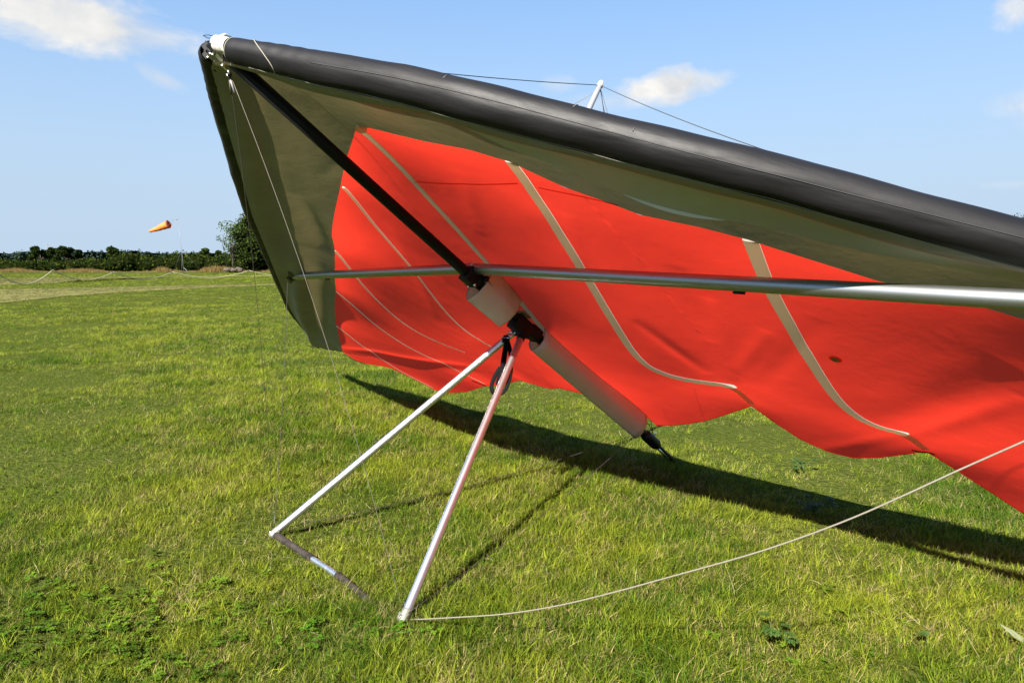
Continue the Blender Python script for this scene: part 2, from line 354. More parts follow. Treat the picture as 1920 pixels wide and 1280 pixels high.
def sheet(a_list, fc0, fc1, nv, dn=0., cut=0):
    mb = MB(); A, Cc = [], []
    for a in a_list:
        c0, c1 = fc0(a), fc1(a)
        for j in range(nv+1):
            A.append(a); Cc.append(c0+(c1-c0)*j/nv)
    z = nS(np.array(A), np.array(Cc))
    P = N0+np.array(A)[:, None]*s_+np.array(Cc)[:, None]*k_+(z+dn)[:, None]*n_
    v = [tuple(p) for p in P]; w = nv+1
    f = [(i*w+j, i*w+j+1, (i+1)*w+j+1, (i+1)*w+j) for i in range(len(a_list)-1) for j in range(nv)]
    A_, C_ = np.array(A), np.array(Cc); sd = np.full(len(A), -1.)    # how far inside a sewn-in batten pocket each vertex lies
    for px, w0, w1 in PB[cut]:
        q = smooth_path([surf(*p)[:2] if len(p) == 2 else p[:2] for p in px]); L = len(q)-1
        for i in range(L):
            d = q[i+1]-q[i]; t = np.clip(((A_-q[i][0])*d[0]+(C_-q[i][1])*d[1])/(d@d), 0, 1)
            sd = np.maximum(sd, (w0+(w1-w0)*(i+t)/L)*.5-np.hypot(A_-q[i][0]-t*d[0], C_-q[i][1]-t*d[1]))
    mb.sd = sd
    mb.add(v, f); return mb
near_as = np.unique(np.r_[np.linspace(0, 4.2, 330), tna[(tna > 0) & (tna < 4.2)]])
far_as = -np.unique(np.r_[np.linspace(0, sfa[-1], 330), tfa[(tfa > 0) & (tfa < sfa[-1])]])
def panel(mb):
    sd = mb.sd; ob = gp(mb, 'sail_panel', M_red); at = ob.data.attributes.new('pocket', 'FLOAT', 'POINT'); at.data.foreach_set('value', sd.astype('f')); return ob
red_near = panel(sheet(near_as, cSM, cTE, 120, cut=1)); tag(red_near, 'red sail cloth of the wing nearer the camera')
red_far = panel(sheet(far_as, cSM, cTE, 110, cut=-1)); tag(red_far, 'red sail cloth of the wing farther from the camera')

# olive panels: from the underside of the leading edge sleeve to the seam, front rows hug the sleeve
TH = R(283)
def olive(sg, amax):
    A = np.linspace(0., amax, 150); mb = MB(); rows = []
    for a in A:
        sa = sg*a; r = rLE(a); sc = cLE(sa); sn = nLE(a)
        th_ = TH if sg > 0 else R(300); st_c, st_n = sc+r*math.cos(th_)*1.04, sn+r*math.sin(th_)*1.04
        cs = cSM(sa); row = []
        for j in range(25):
            t = j/24; c = st_c+(cs-st_c)*t; n1 = float(nS(sa, c)); e = max(0, 1-t*3.2); e = e*e*(3-2*e)
            row.append(G(sa, c, n1*(1-e)+st_n*e))
        rows.append(row)
    v = [p for q in rows for p in q]; w = 25
    mb.add(v, [(i*w+j, i*w+j+1, (i+1)*w+j+1, (i+1)*w+j) for i in range(len(A)-1) for j in range(w-1)])
    return mb
ol_near = gp(olive(1, 4.35), 'leading_edge_panel', M_olive); tag(ol_near, 'olive panel along the nearer leading edge')
ol_far = gp(olive(-1, abs(te_far[-1][0])), 'leading_edge_panel', M_olive); tag(ol_far, 'olive panel along the farther leading edge')
# loose lower flap on the near wing with a light-catching edge painted pale
fl = [(470, 130), (560, 150), (700, 185), (860, 236), (1000, 288), (1155, 347), (1325, 391), (1480, 428), (1700, 477), (1920, 524)]
fla = [surf(*q) for q in fl]; ffa = np.array([g[0] for g in fla]+[3.6, 4.2]); ffc = np.array([g[1] for g in fla]+[cLE(3.6)+.2, cLE(4.2)+.1])
mb = MB(); rows = []; A = np.linspace(.75, 4.2, 100)
for a in A:
    r = rLE(a); sc, sn = cLE(a)+r*math.cos(R(290))*1.05, nLE(a)+r*math.sin(R(290))*1.05
    ce = sc+.01+(max(np.interp(a, ffa, ffc), sc+.02)-sc-.01)*min(1, (a-.74)/.3); row = []
    gr_ = min(1, (a-.74)/.5); ne = float(nS(a, ce))-.003-gr_*(.011+.020*math.exp(-((a-1.55)/.5)**2)+.004*math.sin(a*9))
    for j in range(11):
        t = j/10; row.append(G(a, sc+(ce-sc)*t, sn+(ne-sn)*t**.8+.010*math.sin(math.pi*t)*(1+.5*math.sin(a*7))))
    rows.append(row)
v = [p for q in rows for p in q]
mb.add(v, [(i*11+j, i*11+j+1, (i+1)*11+j+1, (i+1)*11+j) for i in range(len(A)-1) for j in range(10)])
flap = gp(mb, 'sleeve_flap', mat('olive_flap_cloth_lit', (.42, .43, .42), rough=.5, spec=.35, noise=(1.3, (.34, .35, .32), 1.2), bump=[(3.5, .4, .02), (14, .15, .004)], trans=.12)); tag(flap, 'loose olive flap hanging from the nearer leading edge sleeve')  # olive cloth made paler in colour for the light it gets from below
mb = MB(); aa = np.linspace(1.38, 1.75, 22); rows = []
for i, a in enumerate(aa):
    ii = np.searchsorted(A, a); p = rows_p = Vector(rows_ := (Vector(v[ii*11-1])+Vector(v[min(ii*11+10, len(v)-1)]))*.5) if False else None
    t = (a-A[ii-1])/(A[ii]-A[ii-1]); p = Vector(v[(ii-1)*11+10])*(1-t)+Vector(v[ii*11+10])*t
    w = .013*math.sin(math.pi*i/21)**.7+.0005
    rows.append((p+Vector(n_)*.001, p+Vector(k_)*w*.5-Vector(n_)*w))
vv = [q for r_ in rows for q in r_]
mb.add(vv, [(2*i, 2*i+1, 2*i+3, 2*i+2) for i in range(21)]); e_ = gp(mb, 'curled_edge', mat('lit_flap_edge', (.62, .60, .52), rough=.6), flap)  # caught light put into the pale colour of this edge
tag(e_, 'curled edge of the loose flap, painted pale for the light it catches')

# leading edge sleeves
def sleeve(sg, amax):
    A = np.r_[np.linspace(.075, .5, 26), np.linspace(.53, amax, 120)]; mb = MB(); seg = 36; rows = []
    for i, a in enumerate(A):
        sa = sg*a; r = rLE(a); sc, sn = cLE(sa), nLE(a); row = []
        for k in range(seg):
            th = 2*math.pi*k/seg
            w = 1+.020*math.sin(a*8+2*math.sin(th+a))+.012*math.sin(a*23+th*3)+(.02*math.sin(a*90+th*2)*math.exp(-((a-.32)/.16)**2) if a < .8 else 0)
            w += .035*math.exp(-((th-3.72-.12*math.sin(a*2.3))/.09)**2)*min(1, max(0, a-.45)*3)-.012*math.exp(-((th-3.95)/.12)**2)
            if a > .4: w += (.011*math.sin(th*5+a*1.7)*math.sin(a*3.1+1)+.007*math.sin(th*8+a*6.3)*math.sin(a*2.3)+.005*math.sin(th*3-a*14))*min(1, (a-.4)*3)
            if i == 0: w *= .94
            row.append(G(sa-sg*r*math.cos(th)*.45*w, sc+r*math.cos(th)*.9*w, sn+r*math.sin(th)*w))
        rows.append(row)
    v = [p for q in rows for p in q]
    f = [(i*seg+k, i*seg+(k+1) % seg, (i+1)*seg+(k+1) % seg, (i+1)*seg+k) for i in range(len(A)-1) for k in range(seg)]
    f += [tuple((len(A)-1)*seg+k for k in range(seg))]
    mb.add(v, f); return mb, rows
mbn, rown = sleeve(1, 4.45); mbf, rowf = sleeve(-1, abs(te_far[-1][0])+.02)
sl_near = gp(mbn, 'leading_edge_sleeve', M_black); tag(sl_near, 'black sleeve of the nearer leading edge')
sl_far = gp(mbf, 'leading_edge_sleeve', M_black); tag(sl_far, 'black sleeve of the farther leading edge')
# pale piping where sleeve and olive cloth meet, stitching round the nose end
gp(MB().tube([r_[28]+(r_[28]-r_[10]).normalized()*.001 for r_ in rown[6:]], .0013, 6), 'piping', M_stitch, sl_near)
gp(MB().tube([G(0.075, cLE(.075), nLE(.075))+(p-G(.075, cLE(.075), nLE(.075)))*1.03 for p in rown[0]+[rown[0][0]]], .0018, 6), 'stitching', M_stitch, sl_near)
pts = []
for k in range(0, 37):
    fi = 5+9*abs(math.cos(math.pi*(k-26)/36))**3; i = int(fi); q = rown[i][k % 36].lerp(rown[i+1][k % 36], fi-i); pts.append(q+(rown[i][k % 36]-rown[i][(k+18) % 36]).normalized()*.002)
gp(MB().tube(pts, .0018, 6), 'stitching', M_stitch, sl_near)
sm = []
for i in range(24, len(rown)): sm.append(rown[i][20].lerp(rown[i][21], .5+.45*math.sin(i*.11))+(rown[i][20]-rown[i][2]).normalized()*.0012)
o_ = gp(MB().tube(sm, .0016, 5), 'seam', mat('black_thread_seam', (.012, .011, .012), rough=.6), sl_near)
# scuff mark strips on the sleeve
M_scuff = mat('grey_scuff', (.05, .048, .048), rough=.6)
for ax, ks in ((1.42, (13, 14)), (1.43, (14, 15)), (1.62, (18, 18)), (.98, (15, 16))):
    i = int(np.argmin(abs(np.r_[np.linspace(.075, .5, 26), np.linspace(.53, 4.45, 120)]-ax)))
    q = [rown[i][ks[0]], rown[i][ks[1]+1]]; q = [p+(p-rown[i][(ks[0]+18) % 36]).normalized()*.001 for p in q]
    gp(MB().tube(q, .0022, 5), 'scuff', M_scuff, sl_near)

# ribbons on the sail
def ribbon(path, w, dn, name, mt, parent, sub=6, wend=None):
    pts = smooth_path(path)
    mb = MB(); v = []
    for i, p in enumerate(pts):
        t = pts[min(i+1, len(pts)-1)]-pts[max(i-1, 0)]; t = t/np.linalg.norm(t); sd = np.array([-t[1], t[0]])
        ww = w if wend is None else w+(wend-w)*i/(len(pts)-1)
        for e in (-.5, -.25, 0, .25, .5):
            q = p+sd*e*ww; h = dn*(1.0 if abs(e) < .4 else .35); v.append(W3(q[0], q[1], -h))
    mb.add(v, [(i*5+j, i*5+j+1, i*5+j+6, i*5+j+5) for i in range(len(pts)-1) for j in range(4)])
    return gp(mb, name, mt, parent)
def sp_(l): return [surf(*q)[:2] for q in l]
ribbon(sp_([(957, 303), (1005, 370), (1050, 440), (1100, 520), (1150, 605), (1200, 680), (1250, 704), (1310, 716), (1375, 724), (1410, 757)]), .062, .006, 'batten_pocket', M_tan, red_near, wend=.045)
ribbon(sp_([(1407, 451), (1440, 540), (1500, 645), (1560, 740), (1600, 778), (1645, 800), (1695, 812), (1736, 842)]), .066, .006, 'batten_pocket', M_tan, red_near, wend=.045)
ribbon([(2.9, 2.1), (2.92, 2.6), (2.95, 3.33)], .066, .006, 'batten_pocket', M_tan, red_near)
cen = [(.0, .70), (.0, 1.2), (0, 1.68), (0, 1.95), (0, 2.3), (0, 2.8), (0, 3.2), (0, 3.6)]
o_ = ribbon(cen, .05, .006, 'centre_tape', M_tan, red_near); tag(o_, 'tan tape along the middle of the sail above the keel')
for l in ([(645, 352), (700, 420), (765, 495), (830, 580), (872, 620), (900, 638), (930, 655)], [(628, 470), (682, 540), (735, 590), (780, 622), (825, 643), (870, 660)],
          [(628, 545), (700, 607), (760, 648), (805, 670), (850, 690), (910, 720)], [(632, 612), (680, 650), (735, 686), (775, 708), (812, 727)]):
    ribbon(sp_(l), .030, .004, 'batten_pocket', M_tan_red, red_far, wend=.018)
for l, par in (([(770, 340), (830, 345), (900, 347), (972, 344)], red_near), ([(1010, 352), (1080, 366), (1160, 385)], red_near)):
    ribbon(sp_(l), .009, .0015, 'seam', M_seam, par)
# corner patch of tan cloth at the top of the centre tape
g = [surf(*q)[:2] for q in [(666, 236), (690, 236), (689, 247), (678, 250), (665, 243)]]
gp(MB().add([W3(a, c, -.005) for a, c in g], [(0, 1, 2, 3, 4)]), 'corner_patch', M_tan, red_near)
# round patch on the near wing
gc = surf(1567, 672); gp(MB().add([W3(gc[0]+.030*math.cos(t), gc[1]+.030*math.sin(t), -.004) for t in np.linspace(0, 2*math.pi, 24, endpoint=False)], [tuple(range(24))]), 'round_patch', M_seam, red_near)
gp(MB().add([W3(gc[0]+.022*math.cos(t), gc[1]+.022*math.sin(t), -.006) for t in np.linspace(0, 2*math.pi, 24, endpoint=False)], [tuple(range(24))]), 'button', mat('brown_button', (.35, .06, .03), rough=.4), red_near)
# trailing edge hems
def hem(a_list, par):
    gp(MB().tube([W3(a, cTE(a)-.003, -.001) for a in a_list], .003, 6), 'hem', M_seam, par)
hem(near_as, red_near); hem(far_as, red_far)
# small cords at the far tip and loose threads at batten ends
gp(MB().tube([W3(*surf(x, y)[:2], -.012) for x, y in [(606, 652), (645, 658), (690, 666)]], .0025, 6), 'tip_cord', M_cable, ol_far)
gp(MB().tube([W3(*surf(x, y)[:2], -.012) for x, y in [(648, 663), (665, 673), (688, 682)]], .003, 6), 'tip_cord', M_strap, ol_far)
gp(MB().tube([W3(*surf(x, y)[:2], -.008) for x, y in [(1710, 841), (1728, 845), (1742, 846)]]+[W3(*surf(1742, 846)[:2], -.008)+Vector((.05, 0, -.01))], .003, 6), 'batten_cord', M_strap, red_near)
gp(MB().tube([W3(*surf(x, y)[:2], -.008) for x, y in [(885, 712), (906, 720), (912, 722)]], .004, 6), 'batten_cord', M_strap, red_far)

# ------------------------------------------------------------------ keel, crossbar, control frame, kingpost
LK = 4.30
kr = .031
gp(MB().tube([G(0, -.02, 0), G(0, 1.0, 0), G(0, 2.0, 0), G(0, 3.93, 0)], kr, 24), 'keel', M_keel)
keel = glider.children[-1]
gp(MB().tube([G(0, 3.80, 0), G(0, 3.84, 0), G(0, 3.98, 0), G(0, 4.02, 0)], [.034, .043, .043, .030], 20), 'tail_collar', M_plastic, keel)
gp(MB().tube([G(0, 3.90, 0), G(0, 4.30, -.004)], .019, 16), 'tail_tube', M_plastic, keel)
gp(MB().tube([G(0.01, 3.95, -.018), G(0.01, 4.2, -.026)], .010, 10), 'tail_rod', M_steel, keel)
for dn_ in (.03, .05): gp(MB().tube([G(.0, 3.93, dn_), G(.0, 3.93, dn_+.03)], .006, 8), 'bolt', M_steel, keel)
gp(MB().tube([G(0, 3.6, .05), G(.02, 3.78, .075), G(.0, 3.93, .045)], .0025, 6), 'tensioning_cord', M_strap, keel)
gp(MB().box(G(0, 3.70, -.050), Vector(s_)*.008, Vector(k_)*.05, Vector(n_)*.004), 'wire_tang', M_plate, keel)
# crossbar: two tubes meeting over the keel
xc = hita(888, 503.5, 0.); X0 = G(0, xc[1], xc[2])
gf = None
best = None
for a in np.linspace(2.6, 3.6, 60):                             # far end: where the tube meets the far leading edge
    P = G(-a, cLE(-a)+.02, nLE(a)-.02); x, y = project(P); e = abs(y-(504+(888-x)*.0405)); best = min(best, (e, a)) if best else (e, a)
af = best[1]; XF = G(-af, cLE(-af)+.02, nLE(af)-.02)
an = max(3.1, af); nb = None
nb = (0, -.075)
XN = G(3.1, 1.705, -.06); print('crossbar', af, project(X0), project(G(2.4, 1.70, .065-.14*2.4/3.1)), project(XN))
def xtube(P):
    d = (P-X0).normalized(); mb = MB().tube([X0+d*.012, X0+d*.8, P], .0315, 28); return mb, d
mb, dN = xtube(XN); cb1 = gp(mb, 'crossbar', M_xbar, ang=50); tag(cb1, 'grey crossbar tube to the nearer wing')
mb, dF = xtube(XF); cb2 = gp(mb, 'crossbar', M_xbar, ang=50); tag(cb2, 'grey crossbar tube to the farther wing')
gp(MB().tube([X0-dN*.0, X0+dN*.018], .0345, 28), 'end_ring', M_white, cb1, ang=40)
gp(MB().tube([X0+dF*.0, X0+dF*.02], .0345, 28), 'end_ring', M_xbar, cb2, ang=40)
for t in (1.68,):
    gp(MB().tube([X0+dN*t-Vector((0, 0, .036)), X0+dN*(t+.05)-Vector((0, 0, .036))], .006, 8), 'clip', M_plastic, cb1)
gp(MB().tube([X0+dF*1.95-Vector((0, 0, .035)), X0+dF*2.02-Vector((0, 0, .035))], .006, 8), 'clip', M_plastic, cb2)
gp(MB().tube([XF-dF*.33, XF-dF*.22], .037, 20), 'junction_collar', M_plastic, cb2)
# flat black patch for the shade inside the slot the far crossbar enters
g0 = surf(543, 519)
gp(MB().add([W3(g0[0]+.20*math.cos(t), g0[1]+.045*math.sin(t)-.09*math.cos(t), -.006) for t in np.linspace(0, 2*math.pi, 20, endpoint=False)], [tuple(range(20))]), 'crossbar_slot_shade', M_keel, ol_far)
# hub over the keel
hub = gp(MB().box(G(0, xc[1]+.01, .0), Vector(s_)*.042, Vector(k_)*.05, Vector(n_)*.045).box(G(0, xc[1]+.06, .01), Vector(s_)*.05, Vector(k_)*.02, Vector(n_)*.03)
         .box(G(.06, xc[1]+.06, .02), Vector(s_)*.03, Vector(k_)*.012, Vector(n_)*.018), 'crossbar_hub', M_plastic, bevel=.008)
for q in ((-.03, .05), (.045, .03)): gp(MB().tube([G(q[0], xc[1]+q[1], -.05), G(q[0], xc[1]+q[1], -.035)], .008, 10), 'bolt', M_steel, hub)
gp(MB().tube([G(.07, xc[1]+.05, .03), G(.06, xc[1]+.12, .02), G(.04, xc[1]+.2, .03)], .0025, 6), 'retaining_wire', M_cable, hub)
# control frame
BL = ground(512, 1001, .028); BR = ground(757, 1160, .026)
AP = G(0, hita(980, 612, 0.)[1], 0); ca = hita(980, 612, 0.)[1]
TL, TR = G(-.045, ca-.02, -.085), G(.045, ca+.02, -.085)
TL = Vector(O0+ray(955, 630)*np.linalg.norm(np.array(TL)-O0)); TR = Vector(O0+ray(978, 630)*np.linalg.norm(np.array(TR)-O0))
uL = gp(MB().tube([TL, BL+(TL-BL).normalized()*.03], .0215, 28), 'upright', M_alu, ang=50); tag(uL, 'silver upright of the control frame running to the farther basebar corner')
uR = gp(MB().tube([TR, BR+(TR-BR).normalized()*.03], .0215, 28), 'upright', M_alu, ang=50); tag(uR, 'silver upright of the control frame running to the nearer basebar corner')
bd = (BR-BL).normalized(); Lb = (BR-BL).length
def bb(t0, t1, r, sag=0): return MB().tube([BL+bd*Lb*(t0+(t1-t0)*i/10)+Vector((0, 0, -.036*(lambda q: q*q*(3-2*q))(min(1, max(0, (t0+(t1-t0)*i/10-.52)/.40)))+.005)) for i in range(11)], r, 20)
basebar = gp(bb(0, 1, .0150), 'basebar', M_chrome, ang=50)
gp(bb(.03, .36, .0185), 'grip', M_grip, basebar, ang=50); gp(bb(.56, .97, .0185), 'grip', M_grip, basebar, ang=50)
gp(bb(.335, .36, .0205), 'grip_end', M_grip, basebar, ang=50); gp(bb(.56, .575, .0205), 'grip_end', M_grip, basebar, ang=50)
for B, T in ((BL, TL), (BR, TR)):
    d = (T-B).normalized(); sd = bd if B == BL else -bd
    f = gp(MB().tube([B-d*.02, B-d*.01, B+d*.035, B+d*.045], [.014, .021, .024, .0225], 20).box(B+sd*.01, bd*.02, d*.018, bd.cross(d).normalized()*.018), 'corner_fitting', M_fit, bevel=.003)
    gp(MB().tube([B-d*.0+bd.cross(d)*.03, B+bd.cross(d)*-.03], .006, 10), 'bolt', M_steel, f)
    gp(MB().tube([B+d*.06+Vector((-.024, 0, 0)), B+d*.09+Vector((-.024, 0, 0))], .006, 8), 'lock_pin', M_plastic, f)
br = gp(MB().box(G(0, ca-.015, -.02), Vector(s_)*.038, Vector(k_)*.075, Vector(n_)*.050).box(G(0, ca+.10, .0), Vector(s_)*.036, Vector(k_)*.05, Vector(n_)*.040)
        .tube([G(0, ca, -.03), TR+(TR-BR).normalized()*.0], [.036, .026], 16).tube([TR+(TR-BR).normalized()*.02, TR-(TR-BR).normalized()*.035], .026, 16)
        .tube([G(0, ca, -.03), TL+(TL-BL).normalized()*.03], [.034, .026], 16), 'apex_bracket', M_plastic, bevel=.005)
bkt = gp(MB().box(TL+(TL-BL).normalized()*.01, Vector(k_)*.010, (TL-BL).normalized()*.045, Vector(s_)*.03), 'apex_tang', M_steel, bevel=.003)
for q in (-.012, .014): gp(MB().tube([TL+(TL-BL).normalized()*q*2+Vector(s_)*.035-Vector(k_)*.01, TL+(TL-BL).normalized()*q*2-Vector(s_)*.035-Vector(k_)*.01], .006, 10), 'bolt', M_steel, bkt)
gp(MB().box(G(.0, ca-.03, .055), Vector(s_)*.03, Vector(k_)*.035, Vector(n_)*.006), 'kingpost_seat', M_plate, br, smooth=False)
# plastic keel sleeves hanging from the middle of the sail
def sleeve_u(c0, c1, nb0, nb1, wd, name, lab, skew=0.):
    mb = MB(); rows = []; m = 22
    for i in range(m+1):
        t = i/m; c = c0+(c1-c0)*t; top = float(nS(0., c))-.004; bot = nb0+(nb1-nb0)*t; row = []
        for j in range(25):
            u = j/24; ph = math.pi*u; h = 1-abs(2*u-1); x = (-1 if u < .5 else 1)*wd*float(np.interp(h, [0, .25, .5, .75, .93, 1], [.38, .80, 1, .80, .34, .06]))
            row.append(G(x*(1+.06*math.sin(9*t+3*u)), c+skew*(h-.5), top+(bot-top)*h))
        rows.append(row)
    v = [p for q in rows for p in q]
    mb.add(v, [(i*25+j, i*25+j+1, (i+1)*25+j+1, (i+1)*25+j) for i in range(m) for j in range(24)])
    ob = gp(mb, name, M_pvc); tag(ob, lab)
    sol = ob.modifiers.new('thickness', 'SOLIDIFY'); sol.thickness = .0025
    for rw in (rows[0], rows[-1]): gp(MB().tube(rw, .0025, 6), 'rim', M_stitch, ob)
    return ob
sleeve_u(1.80, 2.10, -.125, -.118, .062, 'keel_sleeve', 'short clear plastic sleeve round the keel in front of the control frame', -.04)
sleeve_u(2.40, 3.72, -.098, -.080, .056, 'keel_sleeve', 'long clear plastic sleeve round the keel behind the control frame')
# hang strap loop
st = O0+ray(948, 634)*np.linalg.norm(np.array(TL)-O0); D0 = np.linalg.norm(np.array(TL)-O0)
def strap(pts, w, name):
    P = [Vector(O0+ray(x, y)*(D0+dd)) for x, y, dd in pts]
    Q = []
    for i in range(len(P)-1):
        for j in range(6):
            t = j/6; p0, p1, p2, p3 = P[max(i-1, 0)], P[i], P[i+1], P[min(i+2, len(P)-1)]
            Q.append(.5*((2*p1)+(p2-p0)*t+(2*p0-5*p1+4*p2-p3)*t*t+(3*p1-p0-3*p2+p3)*t**3))
    Q.append(P[-1]); mb = MB(); v = []
    sd = Vector((.92, -.3, .1)).normalized(); th = Vector((.3, .95, 0))*.0022
    for i, p in enumerate(Q):
        t = (Q[min(i+1, len(Q)-1)]-Q[max(i-1, 0)]).normalized(); a = (sd-t*sd.dot(t)).normalized()*w*.5
        if abs(sd.dot(t)) > .8: a = Vector((.3, -.95, 0))*w*.5
        v += [p-a-th, p+a-th, p+a+th, p-a+th]
    f = [(i*4+j, i*4+(j+1) % 4, i*4+4+(j+1) % 4, i*4+4+j) for i in range(len(Q)-1) for j in range(4)]
    mb.add(v, f); return gp(mb, name, M_strap)
hs = strap([(949, 628, -.02), (949, 645, -.03), (946, 665, -.03), (942, 690, -.03), (937, 708, -.02), (934, 722, 0)], .034, 'hang_strap')
o_ = strap([(938, 688, 0), (928, 705, 0), (922, 722, 0), (924, 735, 0), (934, 741, .01), (946, 733, .02), (954, 715, .03), (958, 690, .03), (956, 655, .02), (950, 636, .0)], .026, 'hang_loop')
gp(MB().tube([Vector(O0+ray(949, 634)*(D0-.03)), Vector(O0+ray(948, 643)*(D0-.03))], .024, 14), 'strap_knot', M_strap, hs)
# kingpost
kt = hita(1125, 160, 0.); KT = G(0, kt[1], kt[2]); KB = G(0, ca-.25, .04)
kp = gp(MB().tube([KB, KT], .0185, 18), 'kingpost', M_whitepaint, ang=50)
gp(MB().tube([KT-(KT-KB).normalized()*.01, KT+(KT-KB).normalized()*.03], [.023, .014], 14), 'kingpost_cap', M_white, kp)

# ------------------------------------------------------------------ wires
def wire(A, B, sag, r, mt, name, lab=None, n=24, dirv=(0, 0, -1), par=None):
    pts = [A.lerp(B, i/n)+Vector(dirv)*sag*4*(i/n)*(1-i/n) for i in range(n+1)]
    ob = gp(MB().tube(pts, r, 7), name, mt, par)
    if lab: tag(ob, lab)
    return ob, pts
NW = Vector(O0+ray(430, 143)*(np.linalg.norm(N0-O0)-.02))       # shackle hanging under the nose plate
wire(NW+Vector((.006, 0, 0)), BR+Vector((-.01, 0, .05)), .045, .0013, M_cable_l, 'front_wire', 'pale front wire from the nose to the nearer basebar corner', dirv=(1, 0, 0))
wire(NW, BL+Vector((0, 0, .04)), .03, .0013, M_cable, 'front_wire', 'dark front wire from the nose to the farther basebar corner', dirv=(1, 0, 0))
SWf = Vector(O0+ray(539, 528)*(np.linalg.norm(np.array(XF)-O0)-.5))
wire(SWf, BL+Vector((.01, 0, .06)), .03, .0021, M_cable, 'side_wire', 'grey side wire hanging from the far end of the crossbar', dirv=(.3, 0, -1))
# near side wire: a slack pale cord passing through the frame edge
px_c = [(772, 1161), (850, 1157), (950, 1150), (1050, 1134), (1150, 1110), (1260, 1080), (1400, 1041), (1500, 1008), (1600, 970), (1700, 926), (1800, 880), (1920, 827)]
DR = np.linalg.norm(np.array(BR)-O0); pts = []
P0, P1 = np.array(BR), np.array(XN)
hd = np.array([P1[0]-P0[0], P1[1]-P0[1], 0]); hd /= np.linalg.norm(hd); hn = np.array([-hd[1], hd[0], 0])
for x, y in px_c:                                              # the cord hangs in the vertical plane from basebar corner to wing
    d = ray(x, y); t = ((P0-O0)@hn)/(d@hn); pts.append(Vector(O0+t*d))
pts[0].z = max(pts[0].z, .02)
e0 = pts[-1]; tdir = (pts[-1]-pts[-2]).normalized()
L = (XN-e0).length
for i in range(1, 9):
    t = i/8; p = e0*(1-t)**2+(e0+tdir*L*.45)*2*t*(1-t)+XN*t*t; pts.append(p)
fine = []
for i in range(len(pts)-1):
    for j in range(4):
        t = j/4; p0, p1, p2, p3 = pts[max(i-1, 0)], pts[i], pts[i+1], pts[min(i+2, len(pts)-1)]
        fine.append(.5*((2*p1)+(p2-p0)*t+(2*p0-5*p1+4*p2-p3)*t*t+(3*p1-p0-3*p2+p3)*t**3))
fine.append(pts[-1]); print('cord z', [round(p.z, 2) for p in pts])
o_ = gp(MB().tube([p for p in fine], .0030, 8), 'side_wire', M_rope); tag(o_, 'slack white covered side wire curving from the nearer basebar corner to the near wing')
TW = G(0, 3.70, -.055)
wire(TW, BL+Vector((0.02, 0, .03)), .05, .0018, M_cable, 'rear_wire', 'thin rear wire from the tail to the farther basebar corner')
wire(TW+Vector((.01, 0, 0)), BR+Vector((.02, 0, .03)), .04, .0018, M_cable, 'rear_wire', 'thin rear wire from the tail to the nearer basebar corner')
wire(G(0, 2.5, -.08), TW, .01, .0018, M_cable, 'keel_wire')
wire(KT, G(.02, .10, .07), .02, .0024, M_keel, 'top_wire', 'dark top wire from the kingpost to the nose')
XT = G(3.05, cLE(3.05), nLE(3.05)+.07)
wire(KT, XT, .07, .0022, M_cable, 'top_wire', 'grey top wire from the kingpost to the nearer wing')
wire(KT-(KT-KB).normalized()*.05, XF+Vector(n_)*.1, .0, .0016, M_cable_l, 'top_wire', 'pale top wire from the kingpost to the farther wing')
wire(KT, G(0, 3.9, .05), .02, .0022, M_keel, 'top_wire', 'dark top wire from the kingpost to the tail')
wire(KT-Vector((0, 0, .01)), W3(.8, 2.9, .02), .03, .0012, M_keel, 'luff_line'); wire(KT-Vector((0, 0, .02)), W3(.35, 3.3, .02), -.01, .0012, M_keel, 'luff_line')

# ------------------------------------------------------------------ nose fittings
NP = lambda x, y, dd=0.: Vector(O0+ray(x, y)*(np.linalg.norm(N0-O0)+dd))
c1 = G(.075, cLE(.075)+.0, .02)
gp(MB().tube([G(.0, -.004, .006), G(.006, .0, .006), G(.03, .014, .005), G(.078, .038, .004)], [.026, .033, .036, .036], 24), 'nose_tube_end', M_white, ang=60)
gp(MB().tube([G(-.03, .01, .006), G(-.045, .02, .006), G(-.12, .075, .0)], [.034, .044, .046], 20), 'nose_tube_end', M_plastic, ang=60)
for i, (x, y) in enumerate(((391, 90), (395, 98), (392, 105))):
    gp(MB().box(NP(x, y, .06), Vector((.010, 0, .012)), Vector((0, .03, 0)), Vector((.008, 0, -.010))), 'sawtooth_edge', M_plastic, smooth=False)
npl = [NP(387, 105, -.03), NP(409, 91, -.03), NP(418, 95, -.03), NP(418, 112, -.02), NP(414, 119, -.02), NP(400, 115, -.02), NP(391, 109, -.03)]
th = Vector((.25, .95, .1)).normalized()*.005
mb = MB().add([p for p in npl]+[p+th for p in npl], [tuple(range(6, -1, -1)), tuple(range(7, 14))]+[(i, (i+1) % 7, (i+1) % 7+7, i+7) for i in range(7)])
npo = gp(mb, 'nose_plate', M_plate, smooth=False)
for x, y in ((409, 97), (399, 103), (390, 108), (394, 101)): gp(MB().tube([NP(x, y, -.040), NP(x, y, -.024)], .0045, 10), 'bolt', M_alu, npo)
gp(MB().tube([NP(418, 120, -.03), NP(420, 127, -.03), NP(428, 134, -.02), NP(430, 141, -.02)], .0045, 8), 'shackle_chain', M_steel, npo)
for x, y in ((419, 121), (417, 124), (429, 135), (427, 142)): gp(MB().tube([NP(x, y, -.035), NP(x, y, -.02)], .007, 10), 'bolt', M_steel, npo)
gp(MB().tube([NP(429, 136, -.03), NP(431, 143, -.03)], .010, 10), 'shackle', M_plastic, npo)
gp(MB().tube([NW, NW.lerp(BR, .03)], .0045, 8), 'wire_sleeve', M_whitepaint, npo); gp(MB().tube([NW, NW.lerp(BL, .03)], .004, 8), 'wire_sleeve', M_cable_l, npo)
